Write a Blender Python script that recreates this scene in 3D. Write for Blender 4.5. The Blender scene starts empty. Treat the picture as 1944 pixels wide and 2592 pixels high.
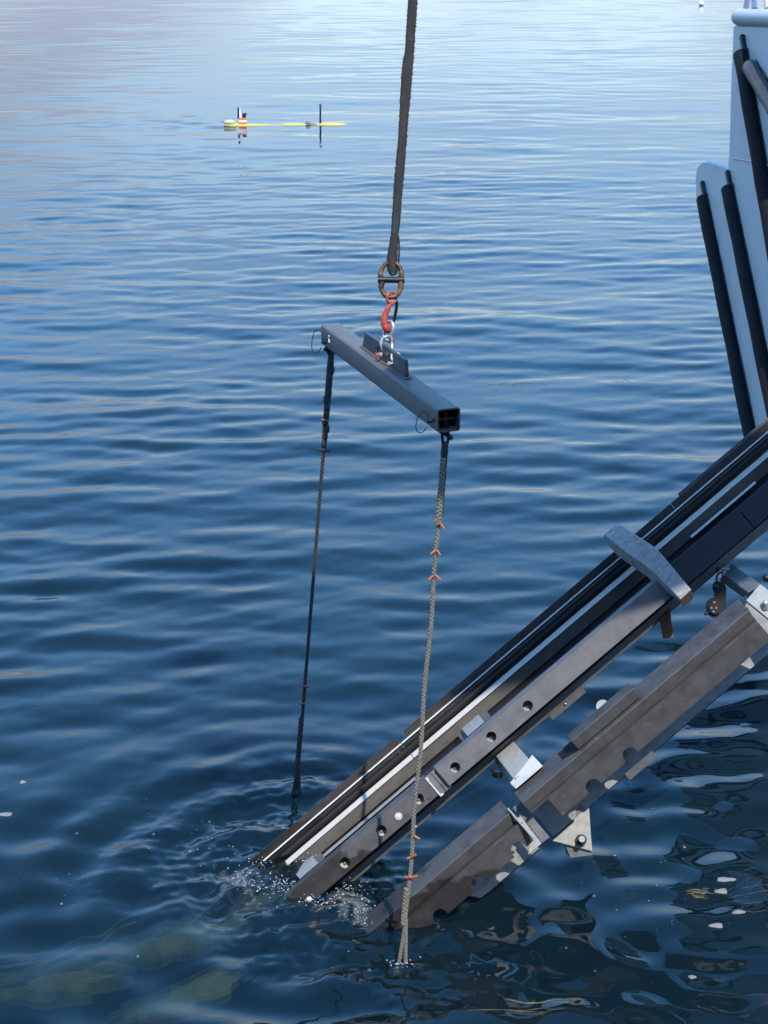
import bpy, bmesh, math, random
import numpy as np
from mathutils import Vector, Matrix
from mathutils.geometry import tessellate_polygon

random.seed(7)
SC = bpy.context.scene
COL = SC.collection
rad = math.radians

# ------------------------------------------------------------------ camera
H, PITCH, F = 4.84, rad(20.0), 4500.0            # metres above the water, tilt, focal length in photo pixels
cam = bpy.data.cameras.new('camera')
cam.sensor_fit = 'VERTICAL'
cam.sensor_height = 36.0
cam.lens = F / 2592 * 36.0
cam.clip_end = 20000
cam_o = bpy.data.objects.new('camera', cam)
COL.objects.link(cam_o)
cam_o.location = (0, 0, H)
cam_o.rotation_euler = (rad(90) - PITCH, 0, 0)
SC.camera = cam_o

# ------------------------------------------------------------------ sky, sun, exposure
CLOUD = 1.0
SUN_DIR = Vector((0.178, -0.545, 0.819)).normalized()      # towards the sun: behind the camera, a little right, high
world = bpy.data.worlds.new('World')
SC.world = world
world.use_nodes = True
wn, wl = world.node_tree.nodes, world.node_tree.links
wn.clear()
w_out = wn.new('ShaderNodeOutputWorld')
w_bg = wn.new('ShaderNodeBackground')
w_bg.inputs['Strength'].default_value = 0.15
sky = wn.new('ShaderNodeTexSky')
sky.sky_type = 'NISHITA'
sky.sun_disc = False
sky.sun_elevation = math.asin(SUN_DIR.z)
sky.sun_rotation = math.atan2(SUN_DIR.x, SUN_DIR.y)
sky.air_density = 1.0
sky.dust_density = 0.2
sky.ozone_density = 1.5
tc = wn.new('ShaderNodeTexCoord')
sx = wn.new('ShaderNodeSeparateXYZ')
wl.new(tc.outputs['Generated'], sx.inputs['Vector'])
mp = wn.new('ShaderNodeMapping')
mp.inputs['Scale'].default_value = (1.0, 1.0, 3.0)
wl.new(tc.outputs['Generated'], mp.inputs['Vector'])
cn = wn.new('ShaderNodeTexNoise')                 # soft cloud banks
cn.inputs['Scale'].default_value = 2.2
cn.inputs['Detail'].default_value = 2.5
cn.inputs['Roughness'].default_value = 0.45
wl.new(mp.outputs['Vector'], cn.inputs['Vector'])
ce = wn.new('ShaderNodeMath'); ce.operation = 'MULTIPLY_ADD'       # their tops lie low, at uneven heights
ce.inputs[1].default_value = -0.42
wl.new(cn.outputs['Fac'], ce.inputs[0]); wl.new(sx.outputs['Z'], ce.inputs[2])
er = wn.new('ShaderNodeMapRange')                 # pale haze thick at the horizon, thinning upwards
er.inputs['From Min'].default_value = -0.13
er.inputs['From Max'].default_value = 0.20
er.inputs['To Min'].default_value = 1.0
er.inputs['To Max'].default_value = 0.0
wl.new(ce.outputs['Value'], er.inputs['Value'])
ep = wn.new('ShaderNodeMath'); ep.operation = 'POWER'; ep.inputs[1].default_value = 1.5
wl.new(er.outputs['Result'], ep.inputs[0])
ek = wn.new('ShaderNodeMath'); ek.operation = 'MULTIPLY'; ek.inputs[1].default_value = CLOUD
wl.new(ep.outputs['Value'], ek.inputs[0])
cm = wn.new('ShaderNodeMix'); cm.data_type = 'RGBA'
cm.inputs['B'].default_value = (1.58, 1.82, 2.36, 1)
wl.new(ek.outputs['Value'], cm.inputs['Factor'])
hs = wn.new('ShaderNodeHueSaturation')
hs.inputs['Saturation'].default_value = 1.3
hs.inputs['Value'].default_value = 1.4
hs.inputs['Hue'].default_value = 0.497
wl.new(sky.outputs['Color'], hs.inputs['Color'])
wl.new(hs.outputs['Color'], cm.inputs['A'])
wl.new(cm.outputs['Result'], w_bg.inputs['Color'])
wl.new(w_bg.outputs['Background'], w_out.inputs['Surface'])

sun = bpy.data.lights.new('sun', 'SUN')
sun.energy = 2.0
sun.angle = rad(0.5)
sun.color = (1.0, 0.95, 0.87)
sun_o = bpy.data.objects.new('sun', sun)
COL.objects.link(sun_o)
sun_o.location = (4, -10, 20)
sun_o.rotation_euler = (-SUN_DIR).to_track_quat('-Z', 'Y').to_euler()

SC.view_settings.view_transform = 'Standard'
SC.view_settings.look = 'None'
SC.view_settings.exposure = 1.4
SC.view_settings.gamma = 1.0
SC.view_settings.use_curve_mapping = False
SC.render.engine = 'CYCLES'
SC.cycles.use_denoising = True
SC.cycles.max_bounces = 8
SC.cycles.sample_clamp_indirect = 6
SC.cycles.caustics_reflective = False
SC.cycles.caustics_refractive = False

# ------------------------------------------------------------------ measuring helpers
CP, SP = math.cos(PITCH), math.sin(PITCH)
def P(x, y, z):
    """the place in the world that lies z metres deep along the view axis behind photo pixel x, y"""
    cx, cy = (x - 972) / F * z, (y - 1296) / F * z
    return Vector((cx, z * CP - cy * SP, H - z * SP - cy * CP))
def W(x, y, h=0.0):
    """the place on the water (or h above it)"""
    cy = (y - 1296) / F
    return P(x, y, (H - h) / (SP + cy * CP))
RX = lambda s, u: (1000 + .762 * s + .648 * u, 2000 - .648 * s + .762 * u)
Z0 = 9.0
def RP(s, u, w):
    """ramp coordinates: s along the slope, u across (both 1/500 m), w metres proud"""
    x, y = RX(s, u)
    return P(x, y, Z0 - w)

# ------------------------------------------------------------------ materials
def new_mat(name):
    m = bpy.data.materials.new(name)
    m.use_nodes = True
    n, l = m.node_tree.nodes, m.node_tree.links
    n.clear()
    out = n.new('ShaderNodeOutputMaterial')
    return m, n, l, out
def mat(name, base, rough=0.5, metal=0.0, var=0.25, scale=6.0, stretch=(1, 1, 1), bump=0.0, bscale=60.0,
        tint=None, tint_amt=0.5, tint_scale=3.0, tint_at=0.55, wet=False, spec=0.5):
    m, n, l, out = new_mat(name)
    b = n.new('ShaderNodeBsdfPrincipled')
    l.new(b.outputs[0], out.inputs['Surface'])
    b.inputs['Roughness'].default_value = rough
    b.inputs['Metallic'].default_value = metal
    b.inputs['Specular IOR Level'].default_value = spec
    t = n.new('ShaderNodeTexCoord')
    mpn = n.new('ShaderNodeMapping'); mpn.inputs['Scale'].default_value = stretch
    l.new(t.outputs['Object'], mpn.inputs['Vector'])
    no = n.new('ShaderNodeTexNoise')
    no.inputs['Scale'].default_value = scale; no.inputs['Detail'].default_value = 6; no.inputs['Roughness'].default_value = .65
    l.new(mpn.outputs['Vector'], no.inputs['Vector'])
    mr = n.new('ShaderNodeMapRange')
    mr.inputs['From Min'].default_value = .25; mr.inputs['From Max'].default_value = .75
    mr.inputs['To Min'].default_value = 1 - var; mr.inputs['To Max'].default_value = 1 + var
    l.new(no.outputs['Fac'], mr.inputs['Value'])
    mx = n.new('ShaderNodeMix'); mx.data_type = 'RGBA'; mx.blend_type = 'MULTIPLY'
    mx.inputs['Factor'].default_value = 1
    mx.inputs['A'].default_value = (*base, 1)
    l.new(mr.outputs['Result'], mx.inputs['B'])
    c = mx.outputs['Result']
    if tint:
        n2 = n.new('ShaderNodeTexNoise')
        n2.inputs['Scale'].default_value = tint_scale; n2.inputs['Detail'].default_value = 8; n2.inputs['Roughness'].default_value = .7
        l.new(t.outputs['Object'], n2.inputs['Vector'])
        r2 = n.new('ShaderNodeMapRange')
        r2.inputs['From Min'].default_value = tint_at; r2.inputs['From Max'].default_value = tint_at + .12
        r2.inputs['To Max'].default_value = tint_amt
        l.new(n2.outputs['Fac'], r2.inputs['Value'])
        m2 = n.new('ShaderNodeMix'); m2.data_type = 'RGBA'
        l.new(r2.outputs['Result'], m2.inputs['Factor'])
        l.new(c, m2.inputs['A']); m2.inputs['B'].default_value = (*tint, 1)
        c = m2.outputs['Result']
    rr = n.new('ShaderNodeMapRange')
    rr.inputs['From Min'].default_value = .3; rr.inputs['From Max'].default_value = .7
    rr.inputs['To Min'].default_value = max(.04, rough - .1); rr.inputs['To Max'].default_value = min(1, rough + .1)
    l.new(no.outputs['Fac'], rr.inputs['Value'])
    rough_o = rr.outputs['Result']
    if wet:                                       # soaked up to an uneven tide mark: darker, glossier
        g = n.new('ShaderNodeNewGeometry'); s = n.new('ShaderNodeSeparateXYZ')
        l.new(g.outputs['Position'], s.inputs['Vector'])
        n3 = n.new('ShaderNodeTexNoise'); n3.inputs['Scale'].default_value = 5; n3.inputs['Detail'].default_value = 3
        l.new(g.outputs['Position'], n3.inputs['Vector'])
        a = n.new('ShaderNodeMath'); a.operation = 'MULTIPLY_ADD'
        a.inputs[1].default_value = -.45
        l.new(n3.outputs['Fac'], a.inputs[0]); l.new(s.outputs['Z'], a.inputs[2])
        r3 = n.new('ShaderNodeMapRange')
        r3.inputs['From Min'].default_value = -.02; r3.inputs['From Max'].default_value = 0.0
        r3.inputs['To Min'].default_value = 1; r3.inputs['To Max'].default_value = 0
        l.new(a.outputs['Value'], r3.inputs['Value'])
        m3 = n.new('ShaderNodeMix'); m3.data_type = 'RGBA'; m3.blend_type = 'MULTIPLY'
        l.new(r3.outputs['Result'], m3.inputs['Factor'])
        l.new(c, m3.inputs['A']); m3.inputs['B'].default_value = (.5, .48, .46, 1)
        c = m3.outputs['Result']
        m4 = n.new('ShaderNodeMix'); m4.data_type = 'FLOAT'
        l.new(r3.outputs['Result'], m4.inputs['Factor'])
        l.new(rough_o, m4.inputs['A']); m4.inputs['B'].default_value = .32
        rough_o = m4.outputs['Result']
    l.new(c, b.inputs['Base Color'])
    l.new(rough_o, b.inputs['Roughness'])
    if bump:
        nb = n.new('ShaderNodeTexNoise'); nb.inputs['Scale'].default_value = bscale; nb.inputs['Detail'].default_value = 4
        l.new(mpn.outputs['Vector'], nb.inputs['Vector'])
        bp = n.new('ShaderNodeBump'); bp.inputs['Strength'].default_value = bump; bp.inputs['Distance'].default_value = .004
        l.new(nb.outputs['Fac'], bp.inputs['Height'])
        l.new(bp.outputs['Normal'], b.inputs['Normal'])
    return m

M = {}
M['plastic'] = mat('grey_board', (.070, .066, .064), .58, 0, .36, 13, bump=.22, bscale=140, tint=(.15, .14, .13), tint_amt=.5, tint_scale=17, tint_at=.58, wet=True)
M['plastic_pale'] = mat('pale_grey_board', (.118, .113, .112), .55, 0, .28, 10, bump=.18, bscale=140, tint=(.055, .05, .05), tint_amt=.6, tint_scale=13, tint_at=.59, wet=True)
M['liner'] = mat('black_liner', (.020, .019, .019), .38, 0, .3, 9, wet=True)
M['board_shade'] = mat('shaded_board', (.013, .015, .020), .5, 0, .2, 8)  # upper face boards, with the overhead shade put into their dark colour
M['galv'] = mat('galvanised', (.37, .355, .32), .5, .12, .16, 34, bump=.08, bscale=60, tint=(.36, .33, .28), tint_amt=.4, tint_scale=9, tint_at=.58)
M['galv_dull'] = mat('dull_galvanised', (.17, .17, .165), .5, .3, .25, 22, bump=.1, bscale=60, tint=(.2, .17, .13), tint_amt=.5, tint_scale=8, tint_at=.55)
M['galv_mid'] = mat('stained_galvanised', (.30, .295, .28), .5, .3, .25, 18, bump=.1, bscale=60, tint=(.16, .15, .13), tint_amt=.6, tint_scale=10, tint_at=.52)
M['bright'] = mat('bright_strip', (.58, .545, .48), .55, .0, .12, 40, bump=.15, bscale=90, tint=(.5, .46, .38), tint_amt=.35, tint_scale=18, tint_at=.6)
M['tan'] = mat('weathered_plate', (.17, .16, .14), .5, .2, .2, 12, tint=(.09, .085, .07), tint_amt=.6, tint_scale=6, tint_at=.53)
M['steel'] = mat('mill_steel', (.115, .107, .097), .55, .1, .3, 14, bump=.12, bscale=70, tint=(.12, .075, .045), tint_amt=.55, tint_scale=11, tint_at=.60)
M['plate_steel'] = mat('dark_plate_steel', (.062, .062, .066), .5, .3, .3, 16, tint=(.09, .055, .035), tint_amt=.5, tint_scale=12, tint_at=.58)
M['rust'] = mat('rusty_edge', (.12, .082, .058), .75, 0, .35, 30)
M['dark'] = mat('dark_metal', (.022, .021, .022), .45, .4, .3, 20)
M['silver'] = mat('shackle_zinc', (.48, .48, .46), .36, .6, .2, 60, tint=(.12, .09, .06), tint_amt=.6, tint_scale=70, tint_at=.57)
M['yellow'] = mat('worn_yellow', (.19, .082, .010), .5, .1, .35, 40, tint=(.022, .017, .013), tint_amt=1, tint_scale=26, tint_at=.42)
M['red'] = mat('red_hook', (.36, .045, .022), .35, 0, .2, 30, tint=(.04, .02, .02), tint_amt=.8, tint_scale=30, tint_at=.60)
M['pink'] = mat('red_pin', (.38, .07, .06), .55, 0, .3, 40, tint=(.5, .4, .36), tint_amt=.6, tint_scale=60, tint_at=.55)
M['web'] = mat('sling_web', (.024, .021, .018), .95, 0, .5, 30, (1, 1, .25), bump=.6, bscale=160, tint=(.065, .042, .024), tint_amt=.6, tint_scale=18, tint_at=.54)
M['webdark'] = mat('sling_whipping', (.012, .012, .014), .7, 0, .3, 40)
M['rope'] = mat('grey_rope', (.19, .175, .135), .8, 0, .3, 60, bump=.5, bscale=220)
M['rope_dark'] = mat('dark_rope', (.035, .034, .032), .8, 0, .35, 60, bump=.5, bscale=220)
M['orange'] = mat('orange_tie', (.50, .12, .03), .5, 0, .15, 30)
M['redtie'] = mat('red_tie', (.35, .05, .03), .5, 0, .15, 30)
M['wood'] = mat('grey_wood', (.30, .285, .265), .85, 0, .45, 22, (1, 5, 1), bump=.5, bscale=40, tint=(.20, .15, .10), tint_amt=.6, tint_scale=7, tint_at=.56)
M['woodend'] = mat('shaded_wood_end', (.020, .012, .007), .9, 0, .4, 30, bump=.8, bscale=60)  # dark brown split wood, with shade also put into the colour
M['strap'] = mat('brown_strap', (.16, .06, .025), .8, 0, .25, 20)
M['white'] = mat('white_hull_paint', (.49, .465, .43), .4, 0, .08, 4, (1, 1, .3), bump=.08, bscale=8, tint=(.26, .24, .20), tint_amt=.45, tint_scale=5, tint_at=.585)
M['rubber'] = mat('black_rubber', (.007, .0065, .0065), .75, 0, .3, 10, bump=.2, bscale=50, spec=.2)
M['rubber_sunlit'] = mat('sunlit_rubber', (.055, .045, .036), .4, 0, .3, 14, bump=.2, bscale=50)  # lighter brown copy of the rubber, sunlight put into its colour
M['auv'] = mat('yellow_shell', (.50, .40, .08), .35, 0, .08, 10)
M['auvpale'] = mat('pale_shell', (.42, .38, .22), .4, 0, .08, 10)
M['flag'] = mat('orange_fin', (.75, .16, .03), .5, 0, .08, 10)
M['paint'] = mat('white_paint', (.8, .8, .8), .4, 0, .05, 10)
M['seabed'] = mat('seabed', (.006, .016, .015), .95, 0, .4, 1.2)
M['weed'] = mat('seaweed', (.085, .075, .02), .55, 0, .4, 30)
M['weeddark'] = mat('dark_seaweed', (.035, .028, .016), .6, 0, .4, 30)
M['sunk'] = mat('submerged_panel', (.46, .48, .36), .8, 0, .3, 5, tint=(.20, .22, .13), tint_amt=.8, tint_scale=4, tint_at=.48)
M['crane'] = mat('crane_paint', (.05, .055, .06), .5, 0, .2, 3)
M['foam'] = mat('foam', (.19, .185, .17), .75, 0, .15, 30)

def drop_mat():
    m, n, l, out = new_mat('clear_drop')
    g = n.new('ShaderNodeBsdfGlossy'); g.inputs['Roughness'].default_value = .12; g.inputs['Color'].default_value = (.95, .95, .95, 1)
    t = n.new('ShaderNodeBsdfTransparent'); t.inputs['Color'].default_value = (.93, .95, .95, 1)
    d = n.new('ShaderNodeBsdfDiffuse'); d.inputs['Color'].default_value = (.75, .75, .72, 1)
    f = n.new('ShaderNodeFresnel'); f.inputs['IOR'].default_value = 1.6
    x = n.new('ShaderNodeMixShader'); y = n.new('ShaderNodeMixShader')
    y.inputs[0].default_value = .07
    l.new(t.outputs[0], y.inputs[1]); l.new(d.outputs[0], y.inputs[2])
    l.new(f.outputs[0], x.inputs[0]); l.new(y.outputs[0], x.inputs[1]); l.new(g.outputs[0], x.inputs[2])
    l.new(x.outputs[0], out.inputs['Surface'])
    return m
M['drop'] = drop_mat()

# ------------------------------------------------------------------ mesh helpers
def obj(name, me, m=None, parent=None):
    o = bpy.data.objects.new(name, me)
    COL.objects.link(o)
    if m is not None:
        me.materials.clear(); me.materials.append(m)
    if parent is not None:
        o.parent = parent
    return o
def mesh(name, verts, faces, smooth=False):
    me = bpy.data.meshes.new(name)
    me.from_pydata([tuple(v) for v in verts], [], [tuple(f) for f in faces])
    bm = bmesh.new(); bm.from_mesh(me)
    bmesh.ops.recalc_face_normals(bm, faces=bm.faces)
    bm.to_mesh(me); bm.free()
    if smooth:
        me.shade_smooth()
    return me
def bevel(o, w=.003, seg=2):
    b = o.modifiers.new('bevel', 'BEVEL')
    b.width = w; b.segments = seg; b.limit_method = 'ANGLE'; b.angle_limit = rad(35)
    return o
def thing(name, label, cat, loc, group=None):
    o = bpy.data.objects.new(name, None)
    COL.objects.link(o)
    o.empty_display_size = .1
    o['label'] = label; o['category'] = cat
    if group: o['group'] = group
    return o                                   # kept at the origin so that its parts carry world positions
def tag(o, label, cat, group=None):
    o['label'] = label; o['category'] = cat
    if group: o['group'] = group
    return o

class MB:
    """collects vertices and faces"""
    def __init__(s): s.v, s.f = [], []
    def add(s, vs, fs):
        k = len(s.v); s.v += [Vector(v) for v in vs]; s.f += [tuple(i + k for i in f) for f in fs]
        return s
    def tube(s, pts, r, seg=8, cap=True, flat=None):
        pts = [Vector(p) for p in pts]
        n = len(pts)
        rs = r if isinstance(r, (list, tuple)) else [r] * n
        prev = None
        rings = []
        for i, p in enumerate(pts):
            t = (pts[min(i + 1, n - 1)] - pts[max(i - 1, 0)])
            if t.length < 1e-9: t = Vector((0, 0, 1))
            t.normalize()
            if prev is None:
                a = Vector((0, 0, 1)) if abs(t.z) < .9 else Vector((1, 0, 0))
                u = t.cross(a).normalized()
            else:
                u = (prev - t * prev.dot(t)).normalized()
            prev = u
            w = t.cross(u)
            rings.append([p + (u * math.cos(2 * math.pi * k / seg) + w * math.sin(2 * math.pi * k / seg)) * rs[i] for k in range(seg)])
        vs = [q for ring in rings for q in ring]
        fs = []
        for i in range(n - 1):
            for k in range(seg):
                a, b = i * seg + k, i * seg + (k + 1) % seg
                fs.append((a, b, b + seg, a + seg))
        if cap:
            fs.append(tuple(range(seg))[::-1]); fs.append(tuple((n - 1) * seg + k for k in range(seg)))
        return s.add(vs, fs)
    def box(s, c, ax, ay, az):
        """centre and three half-axis vectors"""
        c, ax, ay, az = Vector(c), Vector(ax), Vector(ay), Vector(az)
        vs = [c + ax * i + ay * j + az * k for k in (-1, 1) for j in (-1, 1) for i in (-1, 1)]
        return s.add(vs, [(0, 1, 3, 2), (4, 6, 7, 5), (0, 4, 5, 1), (2, 3, 7, 6), (0, 2, 6, 4), (1, 5, 7, 3)])
    def hexa(s, a, b):
        """two matching quads"""
        return s.add(list(a) + list(b), [(0, 1, 2, 3), (7, 6, 5, 4), (0, 4, 5, 1), (1, 5, 6, 2), (2, 6, 7, 3), (3, 7, 4, 0)])
    def ball(s, c, r, seg=8, ring=6, sq=(1, 1, 1)):
        c = Vector(c); vs = []; fs = []
        for i in range(ring + 1):
            th = math.pi * i / ring
            for k in range(seg):
                ph = 2 * math.pi * k / seg
                vs.append(c + Vector((math.sin(th) * math.cos(ph) * sq[0], math.sin(th) * math.sin(ph) * sq[1], math.cos(th) * sq[2])) * r)
        for i in range(ring):
            for k in range(seg):
                a, b = i * seg + k, i * seg + (k + 1) % seg
                fs.append((a, a + seg, b + seg, b))
        return s.add(vs, fs)
    def build(s, name, m, parent=None, smooth=False):
        me = mesh(name, s.v, s.f)
        if smooth:
            bm = bmesh.new(); bm.from_mesh(me)
            for f in bm.faces: f.smooth = True
            for e in bm.edges:
                e.smooth = len(e.link_faces) == 2 and e.calc_face_angle(0) < rad(40)
            bm.to_mesh(me); bm.free()
        return obj(name, me, m, parent)

def plate(name, outline, holes, front, back, m, parent=None, bev=.002):
    """flat plate: outline and holes in 2-D, front()/back() turn them into places"""
    loops = [outline] + list(holes)
    flat = [p for lp in loops for p in lp]
    tris = tessellate_polygon([[Vector((p[0], p[1], 0)) for p in lp] for lp in loops])
    n = len(flat)
    vs = [front(*p) for p in flat] + [back(*p) for p in flat]
    fs = [tuple(t) for t in tris] + [tuple(i + n for i in reversed(t)) for t in tris]
    k = 0
    for lp in loops:
        L = len(lp)
        for i in range(L):
            a, b = k + i, k + (i + 1) % L
            fs.append((a, b, b + n, a + n))
        k += L
    o = obj(name, mesh(name, vs, fs), m, parent)
    if bev: bevel(o, bev, 1)
    return o
def pxplate(name, pts, z, th, m, parent=None, holes=(), bev=.002):
    return plate(name, pts, holes, lambda x, y: P(x, y, z), lambda x, y: P(x, y, z) + AWAY * th, m, parent, bev)
AWAY = Vector((0, CP, -SP))                      # along the view axis
def circ(cx, cy, r, n=20):
    return [(cx + r * math.cos(2 * math.pi * i / n), cy + r * math.sin(2 * math.pi * i / n)) for i in range(n)]
def ext(name, prof, s0, s1, m, parent, bev=.002, step=None):
    """a bar of the ramp: closed profile [(u, w)] run from s0 to s1"""
    n = len(prof)
    vs = [RP(s0, *p) for p in prof] + [RP(s1, *p) for p in prof]
    fs = [tuple(range(n)), tuple(range(2 * n - 1, n - 1, -1))] + [(i, (i + 1) % n, n + (i + 1) % n, n + i) for i in range(n)]
    o = obj(name, mesh(name, vs, fs), m, parent)
    if bev: bevel(o, bev, 2)
    return o
def curve(pts, n=6):
    """Catmull-Rom through 3-D points"""
    pts = [Vector(p) for p in pts]
    q = [pts[0] * 2 - pts[1]] + pts + [pts[-1] * 2 - pts[-2]]
    out = []
    for i in range(1, len(q) - 2):
        a, b, c, d = q[i - 1:i + 3]
        for k in range(n):
            t = k / n
            out.append(.5 * ((2 * b) + (c - a) * t + (2 * a - 5 * b + 4 * c - d) * t * t + (3 * b - a - 3 * c + d) * t ** 3))
    out.append(pts[-1])
    return out

# ================================================================== WATER
RNG = np.random.default_rng(11)
def waves(n, lo, hi, spread, slope, heading=-math.pi / 2):
    lam = np.exp(RNG.uniform(math.log(lo), math.log(hi), n))
    th = heading + RNG.normal(0, spread, n)
    k = 2 * math.pi / lam
    amp = slope * math.sqrt(2 / n) / k
    return lam, k * np.cos(th), k * np.sin(th), amp, RNG.uniform(0, 2 * math.pi, n)
def bump_at(X, Y, p, r):
    return np.exp(-((X - p.x) ** 2 + (Y - p.y) ** 2) / (r * r))

SETS = [waves(64, .27, .90, .30, .057), waves(36, .13, .28, .6, .014), waves(30, .8, 2.2, .45, .026), waves(16, 2.2, 6.0, .6, .016)]
CHOP = waves(56, .06, .30, 9.0, .27)
CHOP2 = waves(36, .22, .65, 1.0, .115)
WAKE = waves(30, .35, 1.0, .8, .11)
E_ROPE, E_RAIL, E_FACE, E_SKID, E_NEAR = W(745, 2022), W(690, 2200), W(790, 2290), W(940, 2330), W(1018, 2425)
def water_height(X, Y, cell):
    Z = np.zeros_like(X)
    for lam, kx, ky, a, ph in SETS:
        for i in range(len(lam)):
            wgt = np.clip(lam[i] / (2.5 * cell) - .6, 0, 1)
            Z += wgt * a[i] * np.sin(kx[i] * X + ky[i] * Y + ph[i])
    Z *= 1 + .35 * np.sin(X * .9 + Y * .55 + .6) * np.sin(Y * .8 - X * .35 + 1.1)      # calmer and livelier patches
    Z *= np.clip(1.3 - np.hypot(X, Y) / 40, .36, 1)
    near = Y < 14
    Xn, Yn, cn_ = X[near], Y[near], cell[near]
    m1 = np.clip(.55 * bump_at(Xn, Yn, E_ROPE, .38) + .8 * bump_at(Xn, Yn, E_RAIL, .42) + 1.0 * bump_at(Xn, Yn, E_FACE, .45)
                 + 1.0 * bump_at(Xn, Yn, E_SKID, .40) + .8 * bump_at(Xn, Yn, E_NEAR, .30) + .35 * bump_at(Xn, Yn, W(500, 2150), .55), 0, 1)
    m2 = np.clip(.9 * bump_at(Xn, Yn, W(560, 2300), 1.1) + .8 * bump_at(Xn, Yn, W(1500, 2350), 1.6) + .5 * bump_at(Xn, Yn, W(1900, 1900), 1.2), 0, 1)
    Zn = np.zeros_like(Xn)
    for (lam, kx, ky, a, ph), mk in ((CHOP, m1), (CHOP2, m2)):
        for i in range(len(lam)):
            wgt = np.clip(lam[i] / (2.2 * cn_) - .6, 0, 1)
            Zn += mk * wgt * a[i] * np.sin(kx[i] * Xn + ky[i] * Yn + ph[i])
    d = np.hypot(Xn - E_ROPE.x, Yn - E_ROPE.y)                 # rings round the far rope
    Zn += .006 * np.exp(-d / .45) * np.cos(d * 2 * math.pi / .19)
    d = np.hypot(Xn - E_FACE.x, Yn - E_FACE.y)                 # swell pushed out by the ramp
    Zn += .013 * np.exp(-((d - .9) / .8) ** 2) * (.35 + .65 * np.clip((E_FACE.x + .2 - Xn) / .6, 0, 1)) * np.cos(d * 2 * math.pi / .38 + .6 + .5 * np.sin(Xn * 3.1 + Yn * 2.3))
    Zn += .014 * bump_at(Xn, Yn, W(885, 2285), .16) + .010 * bump_at(Xn, Yn, W(640, 2255), .12)      # water heaped against the rails
    Z[near] += Zn
    wk = (Y > 28) & (Y < 44) & (np.abs(X + 3) < 9)              # disturbed water trailing the vehicle
    Xw, Yw, cw = X[wk], Y[wk], cell[wk]
    wa, wb = W(560, 318), W(330, 300)
    mw = np.clip(np.exp(-((Yw - wa.y - (Xw - wa.x) * -.35) / 1.3) ** 2) * np.clip((wa.x + .6 - Xw) / 1.2, 0, 1) * np.exp(-np.clip(wa.x - Xw, 0, None) / 2.2), 0, 1)
    Zw = np.zeros_like(Xw)
    for lam, kx, ky, a, ph in (WAKE,):
        for i in range(len(lam)):
            Zw += mw * np.clip(lam[i] / (2.2 * cw) - .6, 0, 1) * a[i] * np.sin(kx[i] * Xw + ky[i] * Yw + ph[i])
    Z[wk] += Zw
    return Z
def WZ(v, h=0.0):
    """drop a place onto the moving surface"""
    z = water_height(np.array([v.x]), np.array([v.y]), np.array([.012]))[0]
    return Vector((v.x, v.y, float(z) + h))
def grade(a, b, n): return np.exp(np.linspace(math.log(a), math.log(b), n))
def build_water():
    r = np.concatenate([np.linspace(.4, 6.2, 40)[:-1], grade(6.2, 12.5, 560)[:-1], grade(12.5, 30, 380)[:-1], grade(30, 110, 330)[:-1], grade(110, 9000, 60)])
    az = np.concatenate([np.linspace(-180, -40, 36)[:-1], np.linspace(-40, -16, 50)[:-1], np.linspace(-16, 16, 621)[:-1], np.linspace(16, 40, 50)[:-1], np.linspace(40, 180, 36)[:-1]])
    az = np.radians(az)
    Rr, A = np.meshgrid(r, az, indexing='ij')
    X, Y = Rr * np.sin(A), Rr * np.cos(A)
    dr = np.gradient(r)[:, None] * np.ones_like(A)
    da = np.abs(np.gradient(az))[None, :] * Rr
    cell = np.maximum(dr * .8, da)
    Z = water_height(X, Y, cell)
    nr, na = X.shape
    co = np.stack([X, Y, Z], -1).reshape(-1, 3)
    co = np.vstack([co, [[0, 0, 0]]])
    i = np.arange(nr - 1)[:, None] * na
    j = np.arange(na)[None, :]
    j2 = (j + 1) % na
    q = np.stack([i + j, i + j2, i + na + j2, i + na + j], -1).reshape(-1, 4)
    c = len(co) - 1
    t = np.stack([np.arange(na), (np.arange(na) + 1) % na, np.full(na, c)], -1)
    me = bpy.data.meshes.new('water')
    me.vertices.add(len(co)); me.vertices.foreach_set('co', co.ravel())
    nl = q.size + t.size
    me.loops.add(nl); me.loops.foreach_set('vertex_index', np.concatenate([q.ravel(), t.ravel()]))
    npol = len(q) + len(t)
    me.polygons.add(npol)
    me.polygons.foreach_set('loop_start', np.concatenate([np.arange(len(q)) * 4, len(q) * 4 + np.arange(len(t)) * 3]))
    me.update(calc_edges=True)
    me.shade_smooth()
    fo = np.zeros(len(co))
    x, y = co[:, 0], co[:, 1]
    fo += .46 * bump_at(x, y, W(862, 2268), .09) + .44 * bump_at(x, y, W(900, 2300), .13) + .40 * bump_at(x, y, W(945, 2345), .10) + .36 * bump_at(x, y, W(800, 2318), .10) + .45 * bump_at(x, y, W(790, 2180), .15) + .28 * bump_at(x, y, W(640, 2265), .20) + .30 * bump_at(x, y, W(560, 2215), .22) + .35 * bump_at(x, y, W(1020, 2435), .10)
    at = me.attributes.new('foam', 'FLOAT', 'POINT')
    at.data.foreach_set('value', np.clip(fo, 0, 1).astype(np.float32))
    o = obj('water', me, water_mat())
    o['kind'] = 'structure'
    return o
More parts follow.
